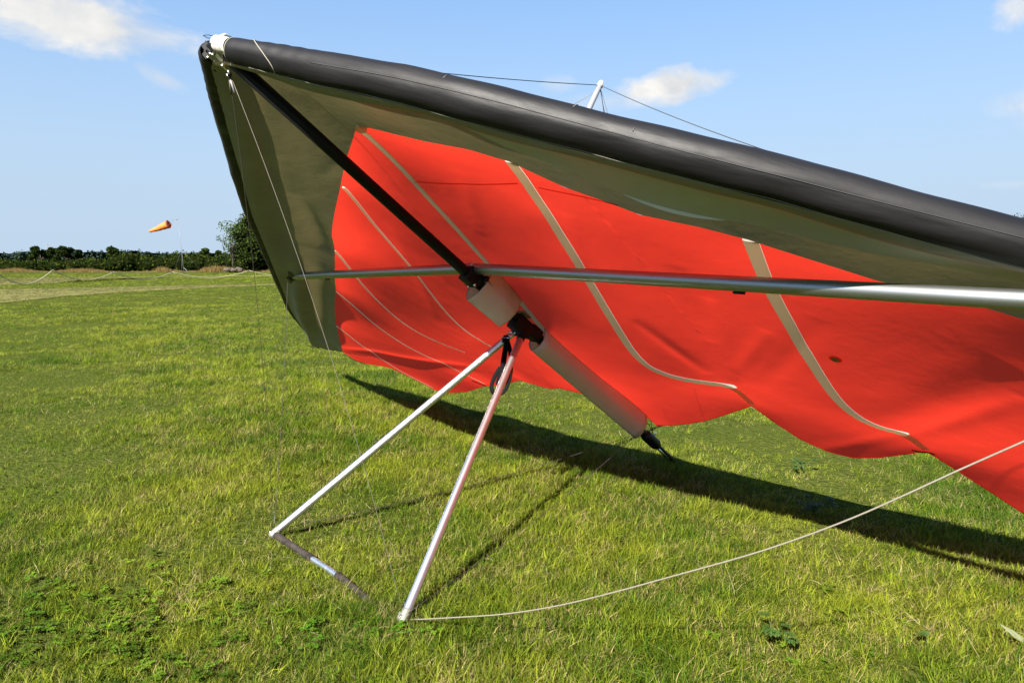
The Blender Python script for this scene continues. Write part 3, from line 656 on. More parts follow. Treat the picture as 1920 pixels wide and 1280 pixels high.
gp(MB().tube([NP(400, 76, .02), NP(412, 71, .05), NP(422, 67, .10), NP(434, 73, .16)], [.008, .010, .010, .009], 8), 'nose_strap', M_white, npo)
gp(MB().tube([NP(381, 67, .0), NP(390, 66, .02), NP(405, 69, .06)], .0014, 6), 'wire_end', M_keel, npo); gp(MB().tube([NP(381, 67, .0), NP(388, 71, .02), NP(396, 73, .05)], .0014, 6), 'wire_end', M_keel, npo)
bpy.context.view_layer.update()

# ================================================================== ground and plants
def mat_ground(name, cols, scale, rough=.95):
    m = bpy.data.materials.new(name); m.use_nodes = True; t = m.node_tree; t.nodes.clear()
    out = N_(t, 'ShaderNodeOutputMaterial'); p = N_(t, 'ShaderNodeBsdfPrincipled'); p.inputs['Roughness'].default_value = rough; p.inputs['Specular IOR Level'].default_value = .0
    ge = N_(t, 'ShaderNodeNewGeometry')
    prev = None
    for i, (sc, c0, c1, amt) in enumerate(cols):
        n = N_(t, 'ShaderNodeTexNoise', i_Scale=sc, i_Detail=6.0, i_Roughness=.62); t.links.new(ge.outputs['Position'], n.inputs['Vector'])
        f = math_(t, 'ADD', math_(t, 'MULTIPLY', math_(t, 'SUBTRACT', n.outputs[0], .5), 3.2), .5, clamp=True)
        mx = N_(t, 'ShaderNodeMixRGB'); mx.inputs[1].default_value = (*c0, 1); mx.inputs[2].default_value = (*c1, 1); t.links.new(f, mx.inputs[0])
        if prev is None: prev = mx.outputs[0]
        else:
            m2 = N_(t, 'ShaderNodeMixRGB', i_0=amt); t.links.new(prev, m2.inputs[1]); t.links.new(mx.outputs[0], m2.inputs[2]); prev = m2.outputs[0]
    t.links.new(prev, p.inputs['Base Color'])
    n = N_(t, 'ShaderNodeTexNoise', i_Scale=scale, i_Detail=8.0); t.links.new(ge.outputs['Position'], n.inputs['Vector'])
    b = N_(t, 'ShaderNodeBump', i_Strength=.9, i_Distance=.05); t.links.new(n.outputs[0], b.inputs['Height']); t.links.new(b.outputs[0], p.inputs['Normal'])
    t.links.new(p.outputs[0], out.inputs[0]); return m
M_ground = mat_ground('field_turf', [(.9, (.022, .040, .005), (.050, .056, .012), 1), (14, (.014, .022, .004), (.065, .062, .02), .55), (.12, (.03, .055, .006), (.06, .07, .012), .35)], 25)
M_mown = mat_ground('mown_straw_turf', [(.25, (.135, .122, .046), (.075, .092, .024), 1), (2.5, (.155, .135, .058), (.07, .082, .022), .5)], 12)
# ground: one sheet out to the horizon, finer near the camera
mb = MB(); rr = [0, .5, 1, 2, 3, 4, 6, 8, 11, 15, 20, 28, 40, 60, 90, 150, 300, 700, 1600, 3500]; sg = 96
mb.add([(0, 0, 0)]+[(r*math.sin(2*math.pi*k/sg), r*math.cos(2*math.pi*k/sg), 0) for r in rr[1:] for k in range(sg)],
       [(0, 1+(k+1) % sg, 1+k) for k in range(sg)]+[(1+(i*sg)+k, 1+i*sg+(k+1) % sg, 1+(i+1)*sg+(k+1) % sg, 1+(i+1)*sg+k) for i in range(len(rr)-2) for k in range(sg)])
gr = mb.build('ground', M_ground); gr['kind'] = 'structure'
def strip(name, top, bot, z):
    """a mown strip between two edges given as points on the ground"""
    mb = MB(); T = [ground(*q) for q in top]; B = [ground(*q) for q in bot]; T = [Vector((p.x, p.y, z)) for p in T]; B = [Vector((p.x, p.y, z)) for p in B]
    mb.add(T+B, [(i, i+1, len(T)+i+1, len(T)+i) for i in range(len(T)-1)]); ob = mb.build(name, M_mown, smooth=False); ob['kind'] = 'structure'
    return [(p.x, p.y) for p in T]+[(p.x, p.y) for p in reversed(B)]
poly1 = strip('mown_path', [(-500, 543), (0, 543), (120, 541), (250, 538), (400, 535), (520, 532.5), (700, 530)], [(-500, 600), (0, 569), (120, 556), (250, 547), (400, 539.5), (520, 534.5), (700, 531.5)], .02)
poly2 = strip('mown_path', [(-500, 522), (0, 522), (250, 519), (400, 517), (520, 516), (1100, 514)], [(-500, 540), (0, 535), (100, 531), (160, 524), (300, 521), (520, 518), (1100, 516)], .02)
def inpoly(x, y, poly):
    c = np.zeros(len(x), bool); n = len(poly)
    for i in range(n):
        x1, y1 = poly[i]; x2, y2 = poly[(i+1) % n]
        if y1 == y2: continue
        m = ((y1 > y) != (y2 > y)) & (x < (x2-x1)*(y-y1)/(y2-y1)+x1); c ^= m
    return c

# grass: blades gathered in tufts, scattered with geometry nodes
def mat_grass(name, g0, g1, straw, tr=.42):
    m = bpy.data.materials.new(name); m.use_nodes = True; t = m.node_tree; t.nodes.clear()
    out = N_(t, 'ShaderNodeOutputMaterial'); p = N_(t, 'ShaderNodeBsdfPrincipled'); p.inputs['Roughness'].default_value = .5; p.inputs['Specular IOR Level'].default_value = .04
    ge = N_(t, 'ShaderNodeNewGeometry'); at = N_(t, 'ShaderNodeAttribute', attribute_name='tone')
    n = N_(t, 'ShaderNodeTexNoise', i_Scale=.75, i_Detail=5.0, i_Roughness=.6); t.links.new(ge.outputs['Position'], n.inputs['Vector'])
    n2 = N_(t, 'ShaderNodeTexNoise', i_Scale=2.7, i_Detail=4.0, i_Roughness=.6); t.links.new(ge.outputs['Position'], n2.inputs['Vector'])
    oi = N_(t, 'ShaderNodeObjectInfo')
    sep = N_(t, 'ShaderNodeSeparateColor'); t.links.new(at.outputs['Color'], sep.inputs[0])
    f = math_(t, 'ADD', math_(t, 'MULTIPLY', math_(t, 'SUBTRACT', n.outputs[0], .5), 3.4), math_(t, 'MULTIPLY', sep.outputs[0], .95), clamp=True)
    m1 = N_(t, 'ShaderNodeMixRGB'); m1.inputs[1].default_value = (*g0, 1); m1.inputs[2].default_value = (*g1, 1); t.links.new(f, m1.inputs[0])
    # straw: dry blades, more of them in dry patches
    dry = math_(t, 'ADD', math_(t, 'MULTIPLY', math_(t, 'SUBTRACT', n2.outputs[0], .5), 1.5), sep.outputs[1])
    dry = math_(t, 'MULTIPLY', math_(t, 'SUBTRACT', dry, .80), 5.0, clamp=True)
    m2 = N_(t, 'ShaderNodeMixRGB'); t.links.new(dry, m2.inputs[0]); t.links.new(m1.outputs[0], m2.inputs[1]); m2.inputs[2].default_value = (*straw, 1)
    hs = N_(t, 'ShaderNodeHueSaturation'); t.links.new(m2.outputs[0], hs.inputs['Color'])
    t.links.new(math_(t, 'ADD', math_(t, 'MULTIPLY', oi.outputs['Random'], .9), .5), hs.inputs['Value'])
    t.links.new(hs.outputs[0], p.inputs['Base Color'])
    tr_ = N_(t, 'ShaderNodeBsdfTranslucent'); t.links.new(hs.outputs[0], tr_.inputs[0])
    ms = N_(t, 'ShaderNodeMixShader', i_0=tr); t.links.new(p.outputs[0], ms.inputs[1]); t.links.new(tr_.outputs[0], ms.inputs[2]); t.links.new(ms.outputs[0], out.inputs[0])
    return m
M_grass = mat_grass('grass_blades', (.036, .082, .006), (.188, .215, .017), (.27, .22, .09))
def tuft(name, nb, rad, h0, h1, w, lean, seed, mt, segs=3):
    r = random.Random(seed); v = []; f = []; col = []
    for b in range(nb):
        an = r.uniform(0, 2*math.pi); q = rad*math.sqrt(r.random()); x, y = q*math.cos(an), q*math.sin(an)
        d = r.uniform(0, 2*math.pi); h = r.uniform(h0, h1); ln = r.uniform(.2, 1)*lean; wd = w*r.uniform(.7, 1.3); tone = (r.random(), r.random(), 0, 1)
        dx, dy = math.cos(d), math.sin(d); tw = r.uniform(-.7, .7); sx, sy = -math.sin(d+tw), math.cos(d+tw); b0 = len(v)
        for i in range(segs+1):
            t = i/segs; hh = h*t*(1-.35*ln*t); oo = h*ln*t*t; ww = wd*(1-t**1.6)*.5
            if i == segs: v.append((x+dx*oo, y+dy*oo, hh-.006)); col.append(tone)
            else: v += [(x+dx*oo-sx*ww, y+dy*oo-sy*ww, hh-.006), (x+dx*oo+sx*ww, y+dy*oo+sy*ww, hh-.006)]; col += [tone]*2
        for i in range(segs-1): f.append((b0+2*i, b0+2*i+1, b0+2*i+3, b0+2*i+2))
        f.append((b0+2*segs-2, b0+2*segs-1, b0+2*segs))
    me = bpy.data.meshes.new(name); me.from_pydata(v, [], f)
    a = me.color_attributes.new('tone', 'FLOAT_COLOR', 'POINT'); a.data.foreach_set('color', np.array(col, 'f').ravel())
    me.materials.append(mt); me.polygons.foreach_set('use_smooth', [True]*len(f))
    return bpy.data.objects.new(name, me)
def scatter(name, x, y, scale, protos, weights=None, tilt=.15, z=0., zs=None):
    """one object whose points carry instances of the given tufts"""
    n = len(x); me = bpy.data.meshes.new(name); zz = np.full(n, z) if np.isscalar(z) else z
    me.vertices.add(n); me.vertices.foreach_set('co', np.c_[x, y, zz].astype('f').ravel())
    a = me.attributes.new('scl', 'FLOAT_VECTOR', 'POINT'); sc = np.c_[scale, scale, scale if zs is None else scale*zs]; a.data.foreach_set('vector', sc.astype('f').ravel())
    a = me.attributes.new('rot', 'FLOAT_VECTOR', 'POINT'); a.data.foreach_set('vector', np.c_[rng.normal(0, tilt, n), rng.normal(0, tilt, n), rng.uniform(0, 6.283, n)].astype('f').ravel())
    a = me.attributes.new('pick', 'INT', 'POINT'); a.data.foreach_set('value', rng.choice(len(protos), n, p=weights).astype('i'))
    ob = bpy.data.objects.new(name, me); COL.objects.link(ob)
    c = bpy.data.collections.new(name+'_kinds')
    for i, p in enumerate(protos): p.name = name+'_kind_%02d' % i; c.objects.link(p)
    g = bpy.data.node_groups.new(name+'_nodes', 'GeometryNodeTree')
    g.interface.new_socket('Geometry', in_out='INPUT', socket_type='NodeSocketGeometry'); g.interface.new_socket('Geometry', in_out='OUTPUT', socket_type='NodeSocketGeometry')
    gi = g.nodes.new('NodeGroupInput'); go = g.nodes.new('NodeGroupOutput'); ip = g.nodes.new('GeometryNodeInstanceOnPoints'); ci = g.nodes.new('GeometryNodeCollectionInfo')
    ci.inputs['Collection'].default_value = c; ci.inputs['Separate Children'].default_value = True; ci.inputs['Reset Children'].default_value = True
    def attr(nm, ty):
        q = g.nodes.new('GeometryNodeInputNamedAttribute'); q.data_type = ty; q.inputs['Name'].default_value = nm; return q.outputs['Attribute']
    er = g.nodes.new('FunctionNodeEulerToRotation'); g.links.new(attr('rot', 'FLOAT_VECTOR'), er.inputs[0])
    g.links.new(gi.outputs[0], ip.inputs['Points']); g.links.new(ci.outputs[0], ip.inputs['Instance']); ip.inputs['Pick Instance'].default_value = True
    g.links.new(attr('pick', 'INT'), ip.inputs['Instance Index']); g.links.new(er.outputs[0], ip.inputs['Rotation']); g.links.new(attr('scl', 'FLOAT_VECTOR'), ip.inputs['Scale'])
    g.links.new(ip.outputs[0], go.inputs[0])
    md = ob.modifiers.new('scatter', 'NODES'); md.node_group = g
    return ob
# smooth random field for patchiness
def field(x, y, sc, seed):
    r = np.random.default_rng(seed); v = 0
    for o in range(5):
        for _ in range(4):
            th = r.uniform(0, 6.28); fq = sc*1.8**o*r.uniform(.7, 1.4); v = v+np.sin((x*math.cos(th)+y*math.sin(th))*fq+r.uniform(0, 6.28))*.62**o
    return v/3.2
tufts = [tuft('t', 20, .055, .030, .075, .0034, .9, 1, M_grass), tuft('t', 24, .06, .025, .060, .0030, 1.1, 2, M_grass), tuft('t', 16, .05, .04, .095, .0036, .8, 3, M_grass),
         tuft('t', 22, .06, .02, .05, .0032, 1.3, 4, M_grass), tuft('t', 14, .07, .05, .12, .0030, 1.0, 5, M_grass), tuft('t', 24, .065, .02, .045, .0038, 1.5, 6, M_grass)]
def sample(n, d0, d1, pw, margin=.9):
    """points in the view wedge, density falling with distance as d**-pw"""
    e = 2-pw; u = rng.random(n); d = (d0**e+u*(d1**e-d0**e))**(1/e); half = .80; th = rng.uniform(-half, half, n)
    return d*np.sin(th)*1.05, d*np.cos(th), d
x, y, d = sample(150000, 1.5, 27, 1.5)
p_ = field(x, y, 1.3, 3); keep_ = rng.random(len(x)) < np.clip(.74+.5*p_, .14, 1)
for qx, qy, rad in ((40, 1100, .20), (70, 1225, .22), (270, 1185, .22), (620, 1192, .16), (1450, 1222, .12), (1150, 1085, .12), (330, 620, .5), (1060, 1030, .15), (240, 1120, .12), (900, 1240, .12), (1700, 1255, .1)):
    gq = ground(qx, qy); keep_ &= rng.random(len(x)) > .72*np.exp(-((x-gq.x)**2+((y-gq.y)*1.2)**2)/rad**2)
keep_ &= ~(inpoly(x+rng.normal(0, .8, len(x)), y+rng.normal(0, .5, len(x)), poly1) & (rng.random(len(x)) < .8)); x, y, d, p_ = x[keep_], y[keep_], d[keep_], p_[keep_]
sc = rng.uniform(.65, 1.15, len(x))*np.clip(1+.28*p_, .55, 1.5)*np.clip((d/5)**.42, .88, 2.4)*np.interp(d, [2, 5], [1.22, .95])
tb = rng.uniform(.60, 1.02, 90); xb = BL.x+(BR.x-BL.x)*tb+rng.normal(0, .022, 90); yb = BL.y+(BR.y-BL.y)*tb+rng.normal(0, .022, 90)
x = np.r_[x, xb]; y = np.r_[y, yb]; d = np.r_[d, np.full(90, 3.5)]; sc = np.r_[sc, rng.uniform(.7, .95, 90)]
grass = scatter('grass', x, y, sc, tufts, [.24, .24, .16, .18, .06, .12], .22, zs=np.clip(1.05-(d-5)*.03, .55, 1))
tag(grass, kind='stuff', cat='grass', label='short uneven sunlit grass covering the field')
x, y, d = sample(30000, 26, 95, 1.35); jx, jy = x+rng.normal(0, 1.2, len(x)), y+rng.normal(0, .8, len(x)); keep_ = ~((inpoly(jx, jy, poly1) | inpoly(jx, jy, poly2)) & (rng.random(len(x)) < .75)); x, y, d = x[keep_], y[keep_], d[keep_]
far_t = [tuft('t', 30, .22, .03, .075, .012, 1.2, 11, M_grass, 2), tuft('t', 30, .26, .02, .06, .014, 1.4, 12, M_grass, 2)]
gf_ = scatter('distant_grass', x, y, rng.uniform(.8, 1.3, len(x))*np.clip(d/40, .9, 1.9), far_t, None, .1, zs=.8)
tag(gf_, kind='stuff', cat='grass', label='short grass of the far part of the field before the hedge')
M_stub = mat_grass('mown_stubble_blades', (.075, .088, .024), (.16, .14, .062), (.24, .20, .10))
stub = [tuft('t', 26, .20, .015, .045, .012, 1.5, 31, M_stub, 2), tuft('t', 26, .24, .01, .035, .014, 1.7, 32, M_stub, 2)]
x, y, d = sample(60000, 20, 75, 1.2); k3 = inpoly(x, y, poly1) | inpoly(x, y, poly2); x, y, d = x[k3], y[k3], d[k3]
tag(scatter('mown_stubble', x, y, rng.uniform(.8, 1.4, len(x))*np.clip(d/35, .9, 1.8), stub, None, .1, z=.02), kind='stuff', cat='grass', label='straw coloured stubble on the pale mown strips')
# dry stalks
M_stalk = mat('dry_straw', (.28, .225, .115), rough=.7, noise=(9, (.20, .16, .08)), trans=.15)
stalks = [tuft('t', 3, .05, .07, .15, .0030, 2.2, 21, M_stalk), tuft('t', 2, .06, .05, .12, .0030, 2.8, 22, M_stalk), tuft('t', 9, .06, .02, .05, .0026, 1.8, 23, M_stalk)]
x, y, d = sample(2600, 1.6, 16, 1.6); k2 = field(x, y, 2.0, 9) > -.1; x, y = x[k2], y[k2]
# a few drier patches seen in the photograph
for (qx, qy, rad, n) in ((370, 1112, .16, 70), (960, 1130, .5, 180), (1770, 1170, .25, 90), (1680, 1085, .2, 60), (900, 1110, .4, 160), (1130, 880, .4, 150), (430, 830, .5, 120), (560, 1075, .3, 90), (1200, 950, .5, 120), (620, 985, .3, 70)):
    g = ground(qx, qy); x = np.r_[x, rng.normal(g.x, rad, n)]; y = np.r_[y, rng.normal(g.y, rad, n)]
st_ = scatter('dry_grass_stalks', x, y, rng.uniform(.35, .8, len(x)), stalks, [.3, .3, .4], .5)
tag(st_, kind='stuff', cat='grass', label='scattered dry straw stalks in the grass')
# clover leaves low in the turf
M_clover = mat_grass('clover_leaves', (.030, .072, .005), (.085, .125, .010), (.1, .13, .02), .25)
def clover(seed):
    r = random.Random(seed); v = []; f = []; col = []
    for b in range(9):
        x, y, h = r.uniform(-.06, .06), r.uniform(-.06, .06), r.uniform(.018, .045); a0 = r.uniform(0, 6.28); tone = (r.random()*.6, 0, 0, 1); ti = r.uniform(-.3, .3)
        for k in range(3):
            a = a0+k*2.094; R0 = r.uniform(.009, .013); b0 = len(v); cx, cy = x+math.cos(a)*R0*.95, y+math.sin(a)*R0*.95
            v.append((cx, cy, h)); col.append(tone)
            for j in range(7):
                t = 2*math.pi*j/7; v.append((cx+math.cos(t)*R0*.9, cy+math.sin(t)*R0*.9, h+.004+ti*math.cos(t)*R0)); col.append(tone)
            f += [(b0, b0+1+j, b0+1+(j+1) % 7) for j in range(7)]
    me = bpy.data.meshes.new('c'); me.from_pydata(v, [], f); a = me.color_attributes.new('tone', 'FLOAT_COLOR', 'POINT'); a.data.foreach_set('color', np.array(col, 'f').ravel()); me.materials.append(M_clover)
    return bpy.data.objects.new('c', me)
x, y = [], []
for (qx, qy, rad, n) in ((60, 1180, .22, 40), (240, 1180, .25, 50), (140, 1120, .25, 30), (420, 1130, .2, 14), (600, 1190, .2, 14), (330, 1250, .25, 24), (1640, 1170, .2, 6), (1480, 1240, .2, 8)):
    g = ground(qx, qy); x += list(rng.normal(g.x, rad, n)); y += list(rng.normal(g.y, rad*.8, n))
cl = scatter('clover', np.array(x), np.array(y), rng.uniform(.4, .7, len(x)), [clover(i) for i in range(4)], None, .15, z=.012)
tag(cl, kind='stuff', cat='clover', label='dark green clover growing through the turf')

# ------------------------------------------------------------------ single weeds
M_weed = mat('weed_leaf', (.025, .062, .009), rough=.5, noise=(40, (.04, .08, .014)), bump=(80, .3, .002), trans=.25)
def weed(qx, qy, nl, rad, lab, seed):
    r = random.Random(seed); g = ground(qx, qy); root = empty('weed', (g.x, g.y, 0)); tag(root, lab, 'weed')
    for i in range(nl):
        a = r.uniform(0, 6.28); L = rad*r.uniform(.5, 1); h = r.uniform(.05, .11); mb = MB()
        tip = Vector((math.cos(a)*L, math.sin(a)*L, h)); mb.tube([(0, 0, 0), tip*.5+Vector((0, 0, .03)), tip], .0016, 5)
        dr = Vector((math.cos(a), math.sin(a), r.uniform(-.3, .1))).normalized(); sd = Vector((-dr.y, dr.x, r.uniform(-.3, .3))).normalized()
        for ang in (-1.0, -.5, 0, .5, 1.0):                     # five-lobed toothed leaf
            dd = (dr*math.cos(ang)+sd*math.sin(ang)).normalized(); q = dd.cross(Vector((0, 0, 1))).normalized(); l = .042*r.uniform(.8, 1.2)*(1-.3*abs(ang))
            pr = [tip, tip+dd*l*.45+q*.010, tip+dd*l*.6+q*.004, tip+dd*l*.8+q*.008, tip+dd*l, tip+dd*l*.8-q*.008, tip+dd*l*.6-q*.004, tip+dd*l*.45-q*.010]
            pr = [p+Vector((0, 0, .004*((j % 2)*2-1))) for j, p in enumerate(pr)]
            mb.add(pr, [(0, 1, 2, 7), (7, 2, 6, 7)[:3]+(6,) if False else (2, 6, 7), (2, 3, 5, 6), (3, 4, 5)])
        mb.build('leaf', M_weed, root)
weed(1525, 962, 16, .12, 'lobed green weed in the shadow edge below the white wire', 3)
weed(1508, 888, 9, .09, 'small lobed weed at the upper edge of the wing shadow', 4)
weed(497, 738, 9, .12, 'small dark weed on the grass left of the control frame', 5)
weed(1740, 1225, 1, .04, 'single tiny weed leaf low on the right of the grass', 8)
weed(1452, 1210, 8, .09, 'pale green weed at the bottom right of the turf', 6)
# feather-like pale leaf at the right edge of the frame
g = ground(1912, 1200, .05); mb = MB(); a_ = Vector((-.035, .03, .03)); 
mb.add([g+a_*1.6, g+a_*.6+Vector((.012, .012, .01)), g+Vector((.03, 0, 0)), g+Vector((.05, -.05, -.03)), g+Vector((.02, -.03, -.01)), g+a_*.4-Vector((.008, .01, 0))], [(0, 1, 5), (1, 2, 4, 5), (2, 3, 4)])
pl = mb.build('pale_leaf', mat('pale_leaf', (.11, .13, .07), rough=.5), None); tag(pl, 'pale leaf lying on the grass at the right edge', 'leaf')

# ================================================================== background
def mat_leaf(name, c0, c1, tr=.2):
    m = mat_grass(name, c0, c1, (.3, .26, .1), tr); return m
M_hedge = mat('hedge_leaves', (.012, .026, .004), rough=.8, spec=.0, noise=(.7, (.036, .044, .007), 1.5), coords='Object', trans=.15)
M_tree = mat('oak_leaves', (.008, .016, .004), rough=.8, spec=.0, noise=(.6, (.018, .027, .006), 1.3), trans=.12)
M_tree_l = mat('pale_tree_leaves', (.06, .09, .032), rough=.7, spec=.0, noise=(.8, (.04, .065, .022), 1.3), trans=.25)
M_tree_r = mat('dense_tree_leaves', (.015, .028, .005), rough=.8, spec=.0, noise=(.8, (.036, .048, .010), 1.5), trans=.15)
M_bark = mat('bark', (.045, .038, .03), rough=.9, spec=.05)
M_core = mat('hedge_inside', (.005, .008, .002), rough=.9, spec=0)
M_wood_haze = mat('far_wood', (.018, .030, .026), rough=.9, spec=.0, noise=(.05, (.026, .040, .032), 1.2))  # lightened and blued in the colour to stand for distance haze
M_dry = mat('dry_bank_grass', (.17, .105, .04), rough=.8, spec=0, noise=(.8, (.14, .12, .045), 1.3), trans=.2)
def leaves(v, f, P, size, r, up=.0):
    for p in P:
        n = Vector((r.gauss(0, 1), r.gauss(0, 1), r.gauss(0, 1)+up)).normalized(); a = n.orthogonal().normalized(); b = n.cross(a); s1 = size*r.uniform(.5, 1.2); th = r.uniform(0, 6.28)
        a, b = a*math.cos(th)+b*math.sin(th), b*math.cos(th)-a*math.sin(th); b0 = len(v)
        v += [tuple(p-a*s1), tuple(p+b*s1*.55), tuple(p+a*s1), tuple(p-b*s1*.55)]; f.append((b0, b0+1, b0+2, b0+3))
def blob_pts(cx, cy, cz, rx, ry, rz, n, r, shell=.55):
    out = []
    while len(out) < n:
        d = Vector((r.gauss(0, 1), r.gauss(0, 1), r.gauss(0, 1))).normalized(); q = shell+(1-shell)*r.random()**.5
        out.append(Vector((cx+d.x*rx*q, cy+d.y*ry*q, cz+d.z*rz*q)))
    return out
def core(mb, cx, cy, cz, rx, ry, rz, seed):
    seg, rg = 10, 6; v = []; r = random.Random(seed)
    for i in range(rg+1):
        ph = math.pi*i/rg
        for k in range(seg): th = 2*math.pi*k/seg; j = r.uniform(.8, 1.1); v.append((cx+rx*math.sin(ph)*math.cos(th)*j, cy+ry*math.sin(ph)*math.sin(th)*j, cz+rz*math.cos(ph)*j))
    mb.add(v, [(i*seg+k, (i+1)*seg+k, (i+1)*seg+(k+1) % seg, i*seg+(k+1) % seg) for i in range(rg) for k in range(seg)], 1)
def tree(name, px, dist, h, wid, base, nb, nleaf, lsize, mt, lab, seed, airy=0., trunk_r=.18, group=None, cores=True):
    """tapered trunk with limbs, crown of leaf clumps at the end of the limbs"""
    r = random.Random(seed); x = (px-960)/F*dist*cp; root = empty(name, (x, dist, 0)); tag(root, lab, 'tree', group)
    tm = MB(); tm.tube([(0, 0, -.2), (r.uniform(-.1, .1), 0, h*.25), (r.uniform(-.3, .3), 0, h*.6)], [trunk_r, trunk_r*.75, trunk_r*.4], 8)
    v, f = [], []; cm = MB()
    for b in range(nb):
        an = r.uniform(0, 6.28); t = (b+.5)/nb; zz = base+(h-base)*(.12+.80*t); rad = wid*math.sqrt(max(.05, 1-(2*(.12+.80*t)-1.0)**2))*r.uniform(.35, .72)
        c = Vector((math.cos(an)*rad, math.sin(an)*rad, zz)); br_ = (h-base)*r.uniform(.13, .22)
        tm.tube([(0, 0, h*.2+.3*(zz-base)), tuple(c*.5+Vector((0, 0, zz*.2))), tuple(c)], [trunk_r*.4, trunk_r*.22, trunk_r*.08], 5)
        leaves(v, f, blob_pts(c.x, c.y, c.z, br_*1.25, br_*1.25, br_*.9, nleaf, r, .35 if airy else .6), lsize, r)
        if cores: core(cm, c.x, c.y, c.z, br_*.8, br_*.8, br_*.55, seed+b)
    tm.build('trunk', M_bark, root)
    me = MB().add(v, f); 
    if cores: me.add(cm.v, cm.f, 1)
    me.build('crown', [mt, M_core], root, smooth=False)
    return root
def hrow(y_px, dist): return HCAM+(HOR-y_px)/F*dist             # height of a picture row at a distance
# far wood along the horizon
r = random.Random(5); v, f = [], []; mb = MB()
D = 850
xs = np.arange(-900, 1000, 4.)
prev = None; cv = []; cf = []
for i, x in enumerate(xs):
    hx = hrow(472, D)+1.2*math.sin(x*.021)+1.0*math.sin(x*.067+1)+r.uniform(-.7, .8)+(1.5 if r.random() < .08 else 0)
    if -760 < x < -380: hx += .8
    yy = D+r.uniform(-12, 12); c0 = Vector((x, yy, hx*.5))
    leaves(v, f, blob_pts(x, yy, hx*.5, 4.2, 7, hx*.52, 42, r, .7), 1.5, r)
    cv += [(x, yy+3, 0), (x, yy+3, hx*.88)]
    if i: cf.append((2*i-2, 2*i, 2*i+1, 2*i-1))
me = MB().add(v, f); me.add(cv, cf, 1); w_ = me.build('far_wood', [M_wood_haze, M_core], None, False); tag(w_, kind='stuff', cat='woodland', label='long low belt of dark woodland along the horizon')
# hedge: one continuous hedgerow, uneven top
def hedgerow(x0, x1, dist, lab, seed):
    r = random.Random(seed); v, f = [], []; cm = MB(); x = x0
    while x < x1:
        px = 960+x/dist*F/cp
        top = 477+4*math.sin(px*.013+1)+2.5*math.sin(px*.05)
        if px < 215: top = 485+1.5*math.sin(px*.06)
        h = hrow(top, dist)+r.uniform(-.25, .25); w = r.uniform(.8, 1.3); yy = dist+r.uniform(-.5, .5)
        for _ in range(1):
            leaves(v, f, blob_pts(x, yy, h*.5, w*1.15, 1.2, h*.52, 130, r, .72), .17, r)
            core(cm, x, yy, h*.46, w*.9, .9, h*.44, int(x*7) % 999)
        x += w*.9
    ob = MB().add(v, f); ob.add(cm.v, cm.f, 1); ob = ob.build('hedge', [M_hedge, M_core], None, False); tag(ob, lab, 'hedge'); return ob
hedgerow(-92, -33, 97, 'long uneven dark green hedge across the far side of the field', 2)
hedgerow(-32.6, 45, 99, 'continuation of the hedge behind the red wing', 3)
# round trees behind the hedge
tree('round_tree', 77, 190, hrow(463, 190), 5.2, 1.5, 14, 190, .42, M_tree, 'dark round tree left of the pylon above the hedge', 41, group='round trees behind the hedge')
tree('round_tree', 128, 185, hrow(464, 185), 5.0, 1.5, 14, 190, .42, M_tree, 'dark round tree right of the pylon above the hedge', 42, group='round trees behind the hedge')
tree('round_tree', 219, 130, hrow(464, 130), 2.3, .8, 11, 170, .30, M_tree, 'small dark round tree standing alone above the hedge beside the windsock', 43, group='round trees behind the hedge')
tree('low_tree', 398, 150, hrow(467, 150), 5.0, .8, 12, 170, .34, M_tree_r, 'low spreading tree behind the hedge right of the windsock pole', 44)
tree('airy_tree', 437, 93, hrow(417, 93), 1.75, 2.2, 17, 70, .15, M_tree_l, 'pale airy young tree with open branches beside the wing tip', 45, airy=1, trunk_r=.10, cores=False)
tree('bushy_tree', 474, 95, hrow(402, 95), 2.9, .2, 30, 210, .17, M_tree_r, 'tall dense bushy tree just left of the glider wing', 46)
tree('bushy_tree', 520, 97, hrow(428, 97), 3.0, .2, 20, 170, .20, M_tree_r, 'broad bushy tree hidden behind the olive wing', 47)
tree('tall_tree', 1893, 105, hrow(404, 105), 1.3, 3, 9, 90, .16, M_tree, 'slim treetop showing above the black leading edge at the right', 48, airy=1, cores=False)
tree('tall_tree', 1932, 100, hrow(401, 100), 1.9, 2, 14, 130, .18, M_tree, 'broader treetop at the right edge of the picture above the leading edge', 49)
# dry banks of long grass before the hedge
bank = [tuft('t', 60, .5, .35, .95, .030, .5, 61, M_dry, 2), tuft('t', 50, .6, .25, .75, .030, .7, 62, M_dry, 2)]
bx = []; by = []; bs = []
for px in np.arange(-60, 620, 1.1):
    for _ in range(2):
        dist = 94.5+rng.uniform(-1.6, 1.0); hh = .55+.25*math.sin(px*.05)
        if 228 < px < 300: hh *= .45
        if 300 <= px < 345 or 385 < px < 470: hh *= 1.55
        bx.append((px-960)/F*dist); by.append(dist); bs.append(max(.2, hh*rng.uniform(.6, 1.2)))
dg = scatter('dry_grass_bank', np.array(bx), np.array(by), np.array(bs), bank, None, .12); tag(dg, kind='stuff', cat='dry grass', label='brown and straw coloured long grass along the foot of the hedge')
# heap of rubble in the dry grass
g0 = Vector(((441-960)/F*92, 92, 0)); rb = empty('rubble_heap', g0); tag(rb, 'small grey brown heap of rubble in the dry grass under the bushy tree', 'rubble')
M_rub = mat('rubble', (.06, .043, .03), rough=.95, noise=(3, (.035, .028, .02)))
for i in range(9):
    q = random.Random(i+90); mb = MB(); core(mb, q.uniform(-1, 1), q.uniform(-.4, .4), .22+.25*q.random(), .42, .35, .28, i); mb.m = [0]*len(mb.m); mb.build('stone', M_rub, rb, False)
